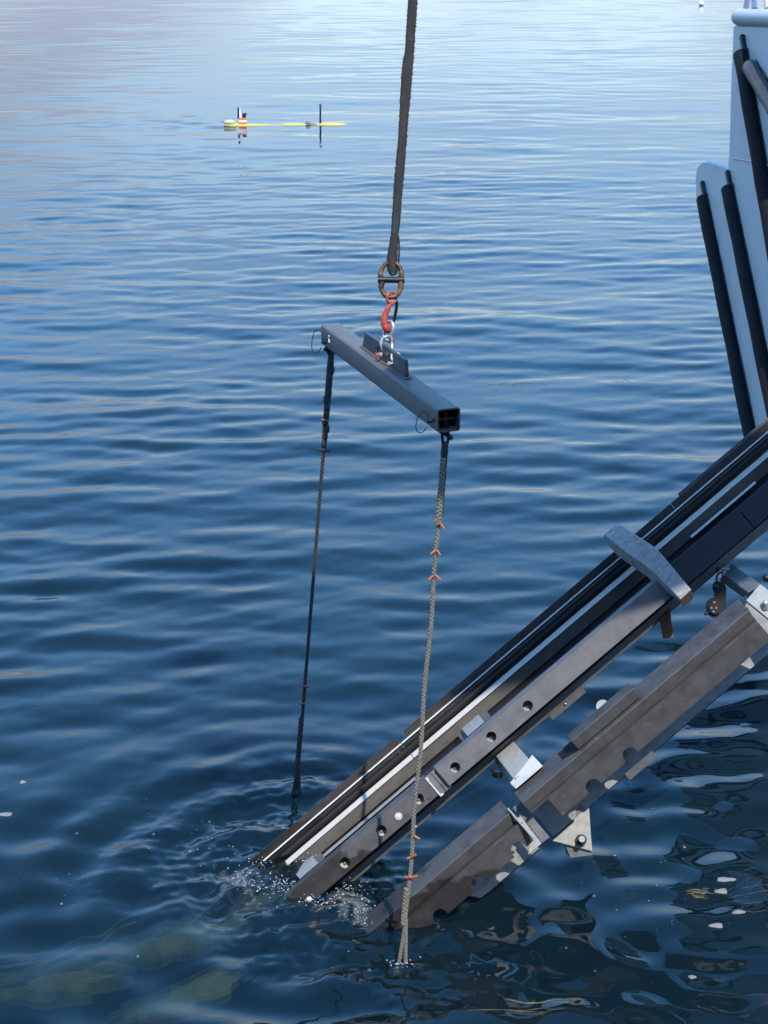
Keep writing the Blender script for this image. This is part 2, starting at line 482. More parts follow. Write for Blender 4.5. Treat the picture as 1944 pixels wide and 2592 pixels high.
def water_mat():
    m, n, l, out = new_mat('sea_water')
    g = n.new('ShaderNodeNewGeometry')
    n1 = n.new('ShaderNodeTexNoise'); n1.inputs['Scale'].default_value = 9; n1.inputs['Detail'].default_value = 3; n1.inputs['Roughness'].default_value = .5
    mpn = n.new('ShaderNodeMapping'); mpn.inputs['Scale'].default_value = (.55, 1, 1)
    l.new(g.outputs['Position'], mpn.inputs['Vector']); l.new(mpn.outputs['Vector'], n1.inputs['Vector'])
    bp = n.new('ShaderNodeBump'); bp.inputs['Strength'].default_value = .25; bp.inputs['Distance'].default_value = .005
    l.new(n1.outputs['Fac'], bp.inputs['Height'])
    N = bp.outputs['Normal']
    fr = n.new('ShaderNodeFresnel'); fr.inputs['IOR'].default_value = 1.333
    l.new(N, fr.inputs['Normal'])
    gl = n.new('ShaderNodeBsdfGlossy'); gl.inputs['Roughness'].default_value = .03; gl.inputs['Color'].default_value = (1, 1, 1, 1)
    l.new(N, gl.inputs['Normal'])
    df = n.new('ShaderNodeBsdfDiffuse'); df.inputs['Color'].default_value = (.004, .014, .020, 1)
    tr = n.new('ShaderNodeBsdfTransparent'); tr.inputs['Color'].default_value = (.72, .84, .74, 1)
    rf = n.new('ShaderNodeBsdfRefraction'); rf.inputs['IOR'].default_value = 1.333; rf.inputs['Roughness'].default_value = .06; rf.inputs['Color'].default_value = (.62, .76, .66, 1)
    l.new(N, rf.inputs['Normal'])
    tt = n.new('ShaderNodeMixShader'); tt.inputs[0].default_value = .5
    l.new(tr.outputs[0], tt.inputs[1]); l.new(rf.outputs[0], tt.inputs[2])
    b = n.new('ShaderNodeMixShader'); b.inputs[0].default_value = .45
    l.new(df.outputs[0], b.inputs[1]); l.new(tt.outputs[0], b.inputs[2])
    x = n.new('ShaderNodeMixShader')
    l.new(fr.outputs[0], x.inputs[0]); l.new(b.outputs[0], x.inputs[1]); l.new(gl.outputs[0], x.inputs[2])
    at = n.new('ShaderNodeAttribute'); at.attribute_name = 'foam'
    n2 = n.new('ShaderNodeTexNoise'); n2.inputs['Scale'].default_value = 11; n2.inputs['Detail'].default_value = 6; n2.inputs['Roughness'].default_value = .62; n2.inputs['Distortion'].default_value = 1.6
    l.new(g.outputs['Position'], n2.inputs['Vector'])
    ma = n.new('ShaderNodeMath'); ma.operation = 'MULTIPLY_ADD'; ma.inputs[1].default_value = .62
    l.new(at.outputs['Fac'], ma.inputs[0]); l.new(n2.outputs['Fac'], ma.inputs[2])
    mr = n.new('ShaderNodeMapRange'); mr.inputs['From Min'].default_value = .72; mr.inputs['From Max'].default_value = 1.15; mr.inputs['To Max'].default_value = .46
    l.new(ma.outputs['Value'], mr.inputs['Value'])
    fd = n.new('ShaderNodeBsdfDiffuse'); fd.inputs['Color'].default_value = (.46, .45, .38, 1)
    y = n.new('ShaderNodeMixShader')
    l.new(mr.outputs['Result'], y.inputs[0]); l.new(x.outputs[0], y.inputs[1]); l.new(fd.outputs[0], y.inputs[2])
    l.new(y.outputs[0], out.inputs['Surface'])
    return m
build_water()

sb = MB()
sb.add([(-400, -60, -3.2), (400, -60, -3.2), (400, 500, -3.2), (-400, 500, -3.2)], [(0, 1, 2, 3)])
o = sb.build('seabed', M['seabed']); o['kind'] = 'structure'

# ================================================================== WORK BOAT (right edge)
def build_boat():
    t = thing('work_boat', 'white work boat at the right edge with black rubber fender strips down its flared side', 'boat', (0, 0, 0))
    A, B, C = P(1760, 480, 14.0), P(1944, 480, 12.5), P(1886, 1110, 12.8)
    e1 = (B - A)                                  # along the side, towards the camera
    e2 = (C - A)                                  # down the flared side
    nrm = e1.cross(e2).normalized()
    if nrm.x > 0: nrm = -nrm                      # looks left, at the water
    def Q(x, y, off=0.0):
        """where the sight line through photo pixel x, y meets the side"""
        o_ = Vector((0, 0, H)); d = P(x, y, 1) - o_
        k = (A + nrm * off - o_).dot(nrm) / d.dot(nrm)
        return o_ + d * k
    # hull side as one thick solid, running on to the right beyond the frame and down into the water
    out = [(1761, 500), (1760, 455), (1762, 432), (1768, 417), (1778, 409), (1792, 407), (1842, 424), (1845, 380), (1850, 200), (1856, 64), (2200, 70), (2420, 1600), (2010, 1600), (1895, 1140)]
    back = lambda x, y: Q(x, y) - nrm * 2.2
    plate('hull', out, [], Q, back, M['white'], t, .02)
    # knuckle seam
    s = MB(); s.tube([Q(1856, 401, .004), Q(1900, 409, .004), Q(2000, 428, .004)], .006, 6); s.build('seam', M['white'], t, True)
    # rounded bulwark cap
    c = MB(); c.tube([Q(1872, 43, -.02), Q(1900, 45, -.02), Q(2100, 52, -.02)], [.062] * 3, 18)
    c.ball(Q(1872, 43, -.02), .062, 16, 10)
    c.build('bulwark_cap', M['white'], t, True)
    for (x0, x1) in ((1889, 1896), (1911, 1908), (1944, 1938)):
        r_ = MB(); r_.tube([Q(x0, 22, -.05), Q(x1, -20, -.05), Q(x1, -320, -.05)], [.026, .02, .018], 10); r_.build('rail_post', M['white'], t, True)
    # D-section rubber fenders, each with its steel tab
    def fender(top, bot, wpx, m, tab=True, hollow=.45):
        rr = wpx / 2 / F * 13.6
        a, b = Q(top[0], top[1], rr * .55), Q(bot[0], bot[1], rr * .55)
        ax = (b - a).normalized(); sd = ax.cross(nrm).normalized()
        n, vs, fs = 16, [], []
        steps = 10
        for k in range(steps + 1):
            p = a.lerp(b, k / steps)
            wob = 1 + .05 * math.sin(k * 2.3 + top[0])
            for rad_ in (rr * wob, rr * hollow):
                for i in range(n):
                    an = 2 * math.pi * i / n
                    vs.append(p + (sd * math.cos(an) + nrm * math.sin(an) * .9) * rad_)
        for k in range(steps):
            for i in range(n):
                j = (i + 1) % n; o0 = k * 2 * n; o1 = o0 + 2 * n
                fs.append((o0 + i, o0 + j, o1 + j, o1 + i))
                fs.append((o0 + n + i, o1 + n + i, o1 + n + j, o0 + n + j))
        for i in range(n):
            j = (i + 1) % n
            fs.append((i, n + i, n + j, j))
            e = steps * 2 * n
            fs.append((e + i, e + j, e + n + j, e + n + i))
        o = obj('fender', mesh('fender', vs, fs, True), m, t)
        bevel(o, .006, 2)
        sl = MB()                                 # ragged bead of sealant and grime along the near edge
        off2 = sd if sd.dot(P(2000, 480, 13) - A) > 0 else -sd
        q2 = [a.lerp(b, k / 70) + off2 * (rr * 1.02 + random.uniform(-.004, .004)) - nrm * rr * .5 for k in range(71)]
        sl.tube(q2, [random.uniform(.004, .009) for _ in q2], 5)
        sl.build('sealant_bead', M['dark'], o, True)
        if tab:
            q = MB(); off = sd * (rr * .55) if sd.dot(P(2000, 480, 13) - A) > 0 else -sd * (rr * .55)
            tp = a + off - ax * .09 - nrm * rr * .35
            q.box(tp + ax * .05, sd * rr * .30, nrm * .02, ax * .10)
            q.build('fender_tab', M['dark'], o)
        return o
    fender((1777, 502), (1937, 1290), 35, M['rubber'])
    fender((1841, 477), (1995, 1230), 35, M['rubber'])
    fender((1875, 136), (1992, 820), 40, M['rubber'])
    fender((1897, 168), (2010, 360), 40, M['rubber_sunlit'], False)
    return t
build_boat()

# ================================================================== SUPPORT SHIP (behind and beside the camera, unseen, its dark side added to block sky light)
def build_ship():
    t = thing('support_ship', 'unseen support ship under the camera, its dark side added to block sky light', 'ship', (0, 0, 0))
    b = MB(); b.box((0, -3.2, 3.9), (11, 0, 0), (0, 1.7, 0), (0, 0, 5.6)); bevel(b.build('sky_block_side', M['crane'], t), .1)  # tall dark side, unseen, added to keep sky light off the ramp
    b = MB(); b.box((.4, -.3, 3.05), (1.4, 0, 0), (0, 1.15, 0), (0, 0, .06)); b.build('walkway', M['dark'], t)
    b = MB()
    for z in (3.55, 3.95): b.tube([(-1.0, .82, z), (1.8, .82, z)], .022, 8)
    for x in (-1.0, .4, 1.8): b.tube([(x, .82, 3.05), (x, .82, 3.97)], .022, 8)
    b.build('guard_rail', M['galv_dull'], t, True)
    return t
build_ship()

# ================================================================== CRANE (overhead, out of the picture: carries the sling, shades the upper ramp)
def build_crane():
    t = thing('deck_crane', 'dark overhead deck crane carrying the lifting sling above the water', 'crane', (0, 0, 0))
    ax = Vector((1, .28, 0)).normalized(); sd = Vector((-ax.y, ax.x, 0)); up = Vector((0, 0, 1))
    c = Vector((1.0, 4.85, 6.45))
    b = MB(); b.box(c + ax * 2.35, ax * 3.05, sd * .375, up * .16)
    bevel(b.build('cross_boom', M['crane'], t), .03)
    tip = Vector((.22, 7.95, 6.45))
    b = MB(); b.box((.19, 6.35, 6.40), (.13, 0, 0), (0, 1.75, 0), (0, 0, .13)); bevel(b.build('jib', M['crane'], t), .02)
    h = MB(); h.box(tip + Vector((0, 0, -.28)), (.06, 0, 0), (0, .08, 0), (0, 0, .12)); h.build('jib_head', M['dark'], t)
    p = MB(); p.tube([c + ax * 5.2 - up * 5.2, c + ax * 5.2 + up * .3], .36, 24); p.build('pedestal', M['crane'], t, True)
    return t
build_crane()

# ================================================================== SPREADER BEAM
ZN = 7.45
nTL = P(1107, 1036.7, ZN)
zf = ZN
for _ in range(60):                               # depth of the far end so that the beam hangs level
    zf += .05
    if P(812.7, 821, zf).z <= nTL.z: break
fTL = P(812.7, 821, zf)
BA = (fTL - nTL); BL = BA.length; BA.normalize()
BU = Vector((0, 0, 1)); BU = (BU - BA * BU.dot(BA)).normalized()
BS = BA.cross(BU).normalized()                    # to the right of the beam axis
if BS.x < 0: BS = -BS
TUBE = .103
BC = nTL + BS * TUBE / 2 - BU * TUBE / 2          # centre of the near end
def BP(a, s, u): return BC + BA * a + BS * s + BU * u
def beam_at(px, u=TUBE / 2, s=0.0):
    """distance along the beam that shows at photo column px"""
    lo, hi = -.3, BL + .3
    for _ in range(50):
        mid = (lo + hi) / 2
        q = BP(mid, s, u) - Vector((0, 0, H))
        zz = q.y * CP - q.z * SP
        x = 972 + F * q.x / zz
        if x > px: lo = mid
        else: hi = mid
    return lo
def build_beam():
    t = thing('spreader_beam', 'grey square steel tube spreader beam hanging level from the red hook', 'lifting beam', BC)
    hw, th = TUBE / 2, .006
    def ring(h, n=4, r=.012):
        out = []
        for (sx, sy, a0) in ((1, 1, 0), (-1, 1, 90), (-1, -1, 180), (1, -1, 270)):
            for k in range(n + 1):
                a = rad(a0 + 90 * k / n)
                out.append(((h - r) * sx + r * math.cos(a), (h - r) * sy + r * math.sin(a)))
        return out
    o_, i_ = ring(hw), ring(hw - th, 4, .007)
    n = len(o_)
    vs = [BP(a, *p) for a in (0, BL) for rg in (o_, i_) for p in rg]
    fs = []
    for k in range(n):
        j = (k + 1) % n
        fs += [(k, j, 2 * n + j, 2 * n + k), (n + k, 3 * n + k, 3 * n + j, n + j), (k, n + k, n + j, j), (2 * n + k, 2 * n + j, 3 * n + j, 3 * n + k)]
    me = mesh('tube', vs, fs)
    bm = bmesh.new(); bm.from_mesh(me)
    for f in bm.faces: f.smooth = True
    for e in bm.edges: e.smooth = len(e.link_faces) == 2 and e.calc_face_angle(0) < rad(40)
    bm.to_mesh(me); bm.free()
    obj('tube', me, M['steel'], t)
    rm = MB()                                     # rust-bitten rim of the near end
    for k in range(n):
        j = (k + 1) % n
        rm.hexa([BP(-.003, *o_[k]), BP(-.003, *o_[j]), BP(-.003, *i_[j]), BP(-.003, *i_[k])], [BP(.002, *o_[k]), BP(.002, *o_[j]), BP(.002, *i_[j]), BP(.002, *i_[k])])
    rm.build('tube_rim', M['rust'], t)
    a0, a1 = beam_at(1031), beam_at(920)
    hgt = .082
    outl = [(a0, hw), (a0 - .0, hw + .022), (a0 + .012, hw + hgt), (a1 - .045, hw + hgt), (a1, hw)]
    hole = [(h, hw + .045) for h in (a0 + (a1 - a0) * .36, a0 + (a1 - a0) * .62)]
    plate('lifting_plate', outl, [circ(hx, hy, .013, 12) for hx, hy in hole], lambda a, u: BP(a, -.008, u), lambda a, u: BP(a, .008, u), M['plate_steel'], t)
    w_ = MB()
    w_.tube([BP(a0 - .02 + i * (a1 - a0 + .02) / 12, -.012, hw + .003 + .001 * math.sin(i * 3)) for i in range(13)], .006, 6)
    w_.tube([BP(a0 - .012, s, hw + .003) for s in (-.012, .012)], .008, 6)
    w_.build('weld_bead', M['rust'], t, True)
    for a in (.035, BL - .09):                    # bolts through the tube that carry the rope shackles
        b = MB(); b.tube([BP(a, -.0, -hw + .004), BP(a, 0, hw - .012)], .008, 8)
        b.tube([BP(a, -hw - .006, -.004), BP(a, hw + .006, -.004)], .007, 8)
        b.build('cross_pin', M['dark'], t, True)
    mk = MB()                                     # painted size mark "2" near the far end
    am = beam_at(833, 0, -hw)
    sx = -hw - .0015
    pts = [(-.008, .016), (-.002, .021), (.006, .018), (.007, .009), (-.008, -.012), (.009, -.012)]
    mk.tube([BP(am + p[0], sx, .004 + p[1]) for p in pts], .0022, 5)
    mk.build('painted_mark', M['paint'], t)
    return t
build_beam()
ZH = (BC + BA * (beam_at(960)) - Vector((0, 0, H)))
ZH = ZH.y * CP - ZH.z * SP                        # depth of the hook and sling
def px3(pts, z=None, s=1):
    z = z or ZH
    return [P(p[0], p[1], z + (p[2] if len(p) > 2 else 0)) for p in pts]
def zplate(px):
    q = BP(beam_at(px, TUBE / 2 + .04), -.008, TUBE / 2 + .04) - Vector((0, 0, H))
    return q.y * CP - q.z * SP
PX = ZH / F                                       # one photo pixel in metres at the hook
def r7(X, Y, d=0.0): return (920 + X / 6.912, 640 + Y / 6.912, d)

def build_sling():
    t = thing('lifting_sling', 'frayed dark webbing lifting sling rising out of the top of the picture', 'sling', (0, 0, 0))
    cl = [(1049, -260, 12), (1047, -90, 12), (1045, 0, 12), (1041, 60, 12), (1037, 120, 11.5), (1031, 175, 14), (1027, 230, 13.5), (1022, 300, 11.5), (1017, 370, 11), (1011, 440, 12), (1006, 500, 11), (1004, 538, 11)]
    def ribbon(cl, mtl, name, thick=.008, rough=.6, hairs=0, parent=None):
        mb = MB(); pts = []
        for i in range(len(cl) - 1):
            n = max(2, int(abs(cl[i + 1][1] - cl[i][1]) / 5))
            for k in range(n):
                f = k / n
                pts.append([cl[i][j] * (1 - f) + cl[i + 1][j] * f for j in range(3)])
        pts.append(list(cl[-1]))
        vs, fs = [], []
        for i, (x, y, w) in enumerate(pts):
            wl, wr = w + random.uniform(-rough, rough), w + random.uniform(-rough, rough)
            bow = math.sin(i * .21) * .004
            for (dx, dz) in ((-wl, 0), (-wl * .6, -thick), (wr * .0, -thick * 1.2 + bow), (wr * .6, -thick), (wr, 0), (wr * .5, thick), (-wl * .5, thick)):
                vs.append(P(x + dx, y, ZH + dz))
        m_ = 7
        for i in range(len(pts) - 1):
            for k in range(m_):
                a, b = i * m_ + k, i * m_ + (k + 1) % m_
                fs.append((a, b, b + m_, a + m_))
        fs += [tuple(range(m_)), tuple((len(pts) - 1) * m_ + k for k in range(m_))[::-1]]
        mb.add(vs, fs)
        for _ in range(hairs):                    # frayed threads along both edges
            i = random.randrange(len(pts)); x, y, w = pts[i]
            sgn = 1 if random.random() < .78 else -1
            L = random.uniform(1, 3.4); yy = y + random.uniform(-3, 3)
            dz = random.uniform(-.004, .004)
            a = P(x + sgn * (w - 1), yy, ZH + dz); b_ = P(x + sgn * (w + L), yy + random.uniform(-3, 3), ZH + dz)
            mb.tube([a, b_], [.0016, .0006], 3)
        return mb.build(name, mtl, parent or t)
    ribbon(cl, M['web'], 'webbing', hairs=420)
    ribbon([(1004, 536, 11.2), (1002, 565, 11.2), (999, 592, 10)], M['webdark'], 'whipping', .012, .4)
    # eye of the sling: two legs round the link, a wire thimble outside
    ribbon([(999, 590, 9.5), (996, 620, 11), (993, 655, 13), (992, 683, 12), (993, 692, 9)], M['web'], 'eye_leg', .016, .4, 30)
    th = MB()
    th.tube(curve(px3([(991, 596), (986, 625), (981, 660), (985, 688), (994, 696), (1005, 686), (1010, 650), (1010, 615), (1008, 597)])), 2.2 * PX, 8)
    th.build('thimble', M['dark'], t, True)
    return t
build_sling()

def build_link():
    t = thing('coupling_link', 'worn yellow and black coupling link between the dark sling and the red hook', 'coupling link', (0, 0, 0))
    up = curve(px3([r7(318, 440), r7(300, 380), r7(318, 290), r7(372, 215), r7(440, 178), r7(510, 172), r7(585, 196), r7(640, 270), r7(662, 350), r7(655, 440)]))
    m_ = MB(); m_.tube(up, [7.0 * PX] * 8 + [6.0 * PX] * (len(up) - 16) + [7.0 * PX] * 8, 12); m_.build('upper_half', M['yellow'], t, True)
    lo = curve(px3([r7(330, 500), r7(312, 580), r7(330, 670), r7(395, 755), r7(480, 780), r7(560, 755), r7(622, 690), r7(655, 600), r7(648, 500)]))
    m_ = MB(); m_.tube(lo, [7.2 * PX] * 8 + [6.2 * PX] * (len(lo) - 16) + [7.6 * PX] * 8, 12); m_.build('lower_half', M['yellow'], t, True)
    p = MB(); p.tube(px3([r7(330, 470), r7(640, 475)]), 8.0 * PX, 14)
    for X in (300, 675):
        p.tube(px3([r7(X - 50, 472), r7(X + 45, 474)]), 8.6 * PX, 12)
    p.build('centre_pin', M['dark'], t, True)
    return t
build_link()
def build_hook():
    t = thing('sling_hook', 'red forged lifting hook hanging from the yellow coupling link', 'hook', (0, 0, 0))
    eye = MB()
    e = [r7(490 + 78 * math.cos(a), 790 + 100 * math.sin(a), .012 * math.cos(a)) for a in [2 * math.pi * i / 22 for i in range(23)]]
    eye.tube(px3(e), 3.9 * PX, 10, cap=False); eye.build('eye', M['red'], t, True)
    b = MB(); path = curve(px3([r7(480, 880), r7(450, 930), r7(405, 1020), r7(370, 1110), r7(362, 1190), r7(375, 1270), r7(400, 1330), r7(430, 1352, .02), r7(462, 1310, .06), r7(480, 1230, .085)]), 5)
    n = len(path)
    rs = [(4.5 + 4.4 * math.sin(min(1, i / (n * .62)) * math.pi * .62) if i < n * .75 else 8.2 - 5.0 * (i / n - .75) / .25) * PX for i in range(n)]
    b.tube(path, rs, 14); b.build('hook_body', M['red'], t, True)
    l = MB(); l.tube(curve(px3([r7(565, 800, .02), r7(580, 900, .05), r7(570, 1010, .07), r7(545, 1120, .085), r7(520, 1220, .09)])), [4.0 * PX] * 25, 8); l.build('latch', M['dark'], t, True)
    return t
build_hook()
def build_shackles():
    t = thing('bow_shackle', 'large silver bow shackle with a red pin hooked over the red lifting hook', 'shackle', (0, 0, 0), 'shackles between hook and beam')
    b = MB(); b.tube(curve(px3([r7(345, 1500, .02), r7(362, 1400, .03), r7(385, 1290, .05), r7(430, 1215, .03), r7(485, 1205, 0), r7(520, 1270, -.01), r7(515, 1360, -.01), r7(488, 1450, 0), r7(475, 1530, 0)])), 4.3 * PX, 12); b.build('bow', M['silver'], t, True)
    b = MB(); b.tube(px3([r7(345, 1500, .02), r7(478, 1545, -.005)]), 5.5 * PX, 14); b.build('pin', M['silver'], t, True)
    b = MB(); b.tube(px3([r7(470, 1535, -.005), r7(522, 1560, -.02)]), 7.4 * PX, 6); b.build('pin_head', M['pink'], t, True)
    b = MB(); b.tube(px3([r7(285, 1490, .02), r7(345, 1500, .02)]), 8.5 * PX, 6); b.tube(px3([r7(290, 1410, .02), r7(310, 1470, .02)]), 1.2 * PX, 4); b.build('nut', M['dark'], t, True)
    zb, zc = zplate(960) - .055, zplate(985) - .05
    t = thing('bow_shackle', 'silver bow shackle bolted through the lifting plate under the larger red-pinned shackle', 'shackle', (0, 0, 0), 'shackles between hook and beam')
    b = MB(); b.tube(curve(px3([r7(350, 1800), r7(352, 1730), r7(325, 1650), r7(305, 1580), r7(335, 1510), r7(395, 1465, .0), r7(445, 1470, .03), r7(485, 1540, .05), r7(497, 1640, .05), r7(490, 1720, .04), r7(470, 1800, .04)], zb)), 3.9 * PX, 12); b.build('bow', M['silver'], t, True)
    b = MB(); b.tube(px3([r7(300, 1782, -.01), r7(480, 1800, .05)], zb), 3.4 * PX, 10); b.build('pin', M['silver'], t, True)
    b = MB(); b.tube(px3([r7(272, 1780, -.012), r7(312, 1784, -.008)], zb), 6.6 * PX, 6); b.build('nut', M['silver'], t, True)
    b = MB(); b.tube(px3([r7(222, 1790, -.015), r7(268, 1782, -.012)], zb), 4.4 * PX, 8)
    b.tube(px3([r7(240, 1740, -.016), r7(255, 1850, -.016), r7(262, 1870, -.016)], zb), 1.2 * PX, 5)
    b.tube(px3([r7(200, 1755, -.016), r7(225, 1765, -.016)], zb), 1.2 * PX, 5); b.build('pin_end', M['pink'], t, True)
    t = thing('bow_shackle', 'small pale idle shackle lying open against the lifting plate', 'shackle', (0, 0, 0), 'shackles between hook and beam')
    b = MB(); b.tube(curve(px3([r7(560, 1925, -.005), r7(535, 1905, -.005), r7(505, 1870, -.01), r7(488, 1820, -.01), r7(510, 1775, -.01), r7(565, 1755, 0), r7(620, 1772, .02), r7(648, 1830, .03)], zc)), 2.9 * PX, 10); b.build('bow', M['bright'], t, True)
    b = MB(); b.tube(px3([r7(470, 1935, -.01), r7(560, 1925, -.005)], zc), 2.6 * PX, 8); b.ball(P(*r7(552, 1926)[:2], zc - .008), 3.9 * PX)
    b.tube(px3([r7(450 + 24 * math.cos(a), 1933 + 20 * math.sin(a), -.01) for a in [2 * math.pi * i / 12 for i in range(13)]], zc), 1.5 * PX, 6, cap=False)
    b.build('pin', M['bright'], t, True)
build_shackles()
def build_rings():
    def q(X, Y): return (700 + X / 3.0164, 560 + Y / 3.0164)
    for (lab, pts, head, px) in (
        ('thin wire ring pin clipped to the far end of the steel beam', [(352, 935), (352, 870), (330, 835), (305, 830), (282, 860), (270, 930), (272, 980), (292, 1001), (318, 1000), (340, 965)], (356, 925), 815),
        ('thin wire ring pin clipped to the open near end of the steel beam', [(1156, 1530), (1158, 1480), (1138, 1457), (1105, 1462), (1078, 1500), (1064, 1560), (1072, 1600), (1095, 1615), (1125, 1602), (1145, 1570)], (1162, 1530), 1085)):
        t = thing('ring_pin', lab, 'locking pin', (0, 0, 0), 'ring pins on the beam ends')
        a = BP(beam_at(px + 8, 0, -TUBE / 2), -TUBE / 2, 0) - Vector((0, 0, H)); z = a.y * CP - a.z * SP
        b = MB(); b.tube(curve([P(*q(*p), z - .01) for p in pts], 5), 1.3 * z / F, 6); b.build('wire_ring', M['dark'], t, True)
        hx, hy = q(*head)
        b = MB(); b.tube([P(hx - 3, hy, z - .012), P(hx + 5, hy + 1, z + .01)], 3.0 * z / F, 10); b.build('pin', M['dark'], t, True)
build_rings()

# ------------------------------------------------------------------ ropes
def braid(mb, path, r, pitch, strands=3, seg=5):
    """two counter-wound families of strands"""
    pts = [Vector(p) for p in path]
    L = [0]
    for i in range(1, len(pts)): L.append(L[-1] + (pts[i] - pts[i - 1]).length)
    n = int(L[-1] / pitch * 9)
    def at(d):
        for i in range(1, len(pts)):
            if d <= L[i] or i == len(pts) - 1:
                return pts[i - 1].lerp(pts[i], (d - L[i - 1]) / max(1e-9, L[i] - L[i - 1]))
    ax = (pts[-1] - pts[0]).normalized()
    u = ax.cross(Vector((0, 1, 0))).normalized(); w = ax.cross(u)
    for sg in (1, -1):
        for k in range(strands):
            path_ = []
            for i in range(n + 1):
                d = L[-1] * i / n
                an = sg * 2 * math.pi * d / pitch + 2 * math.pi * k / strands
                rr = r * .62 * (1 + .12 * math.cos(2 * an * 1.5))
                path_.append(at(d) + (u * math.cos(an) + w * math.sin(an)) * rr)
            mb.tube(path_, r * .46, seg)
def build_rope_near():
    top = BP(.035, 0, -TUBE / 2 - .055); bot = W(1018, 2440, -.02)
    def at(y):
        f = (y - 1150) / (2440 - 1150)
        return top.lerp(bot, f)
    zt = (top - Vector((0, 0, H))); zt = zt.y * CP - zt.z * SP
    px = zt / F
    t = thing('lifting_rope', 'grey braided rope with orange ties hanging from the near end of the beam', 'rope', top, 'ropes under the spreader beam')
    u = MB()
    def wob(y): return Vector((.0035 * math.sin(y * .021), 0, 0))
    braid(u, [at(y) + wob(y) for y in range(1150, 2335, 15)], .0098, .054)
    u.build('braided_line', M['rope'], t, True)
    s = MB()                                     # spliced eye end, thicker
    braid(s, [at(1185) + Vector((-.004, -.012, 0)), at(1335) + Vector((-.004, -.012, 0))], .0125, .055)
    s.build('splice', M['rope'], t, True)
    d = MB(); d.tube([at(1150), at(1172), at(1196)], [.014, .0165, .014], 10); d.tube([at(1185) + Vector((.003, .004, 0)), at(1320) + Vector((.010, .006, 0))], [.012, .008], 8)
    d.build('eye_wrap', M['rope_dark'], t, True)
    lo = MB()                                    # below: tail splice and the two legs of the lower eye
    braid(lo, [at(2235) + Vector((-.010, -.006, 0)), at(2330) + Vector((-.012, -.006, 0))], .012, .06)
    braid(lo, [at(2320), at(2370) + Vector((-.006, 0, 0)), at(2445) + Vector((-.017, 0, 0))], .009, .055)
    braid(lo, [at(2320), at(2370) + Vector((.007, 0, 0)), at(2445) + Vector((.016, 0, 0))], .009, .055)
    lo.build('lower_eye', M['rope'], t, True)
    for (y, st) in ((1331, ((.020, -.022), (.004, -.004), (-.014, .012))), (1394, ((-.022, -.014), (.013, -.018))), (1452, ((-.020, -.016), (.022, -.016))),
                    (2094, ((.026, -.012),)), (2150, ((-.016, -.004), (.018, .016))), (2205, ((-.018, .012), (.032, .016), (.002, .012)))):
        for (dx, dz) in st:
            o_ = MB(); c = at(y) + Vector((0, -.014, 0))
            e = c + Vector((dx * 1.15, -.006, dz * 1.1))
            o_.tube([c + Vector((dx * .25, 0, dz * .1)), e], .0050, 8)
            o_.build('tie_end', M['orange'], t, True)
    # small shackle up to the beam
    k = thing('rope_shackle', 'dark small shackle under the near end of the beam above the orange-tied rope', 'shackle', top, 'rope shackles under the beam')
    b = MB(); c = BP(.035, 0, -TUBE / 2)
    b.tube(curve([c + BS * -.012 + BU * .01, c + BS * -.014 - BU * .03, c + BS * -.010 - BU * .062, c - BU * .072, c + BS * .010 - BU * .062, c + BS * .014 - BU * .03, c + BS * .012 + BU * .01]), .0062, 8)
    b.build('bow', M['dark'], k, True)
    b = MB(); b.tube([at(1128) + Vector((-.022, -.006, .004)), at(1132) + Vector((.022, -.006, -.012))], .009, 10); b.ball(at(1132) + Vector((.02, -.006, -.014)), .012); b.ball(at(1126) + Vector((-.016, -.006, .0)), .014)
    b.build('pin', M['dark'], k, True)
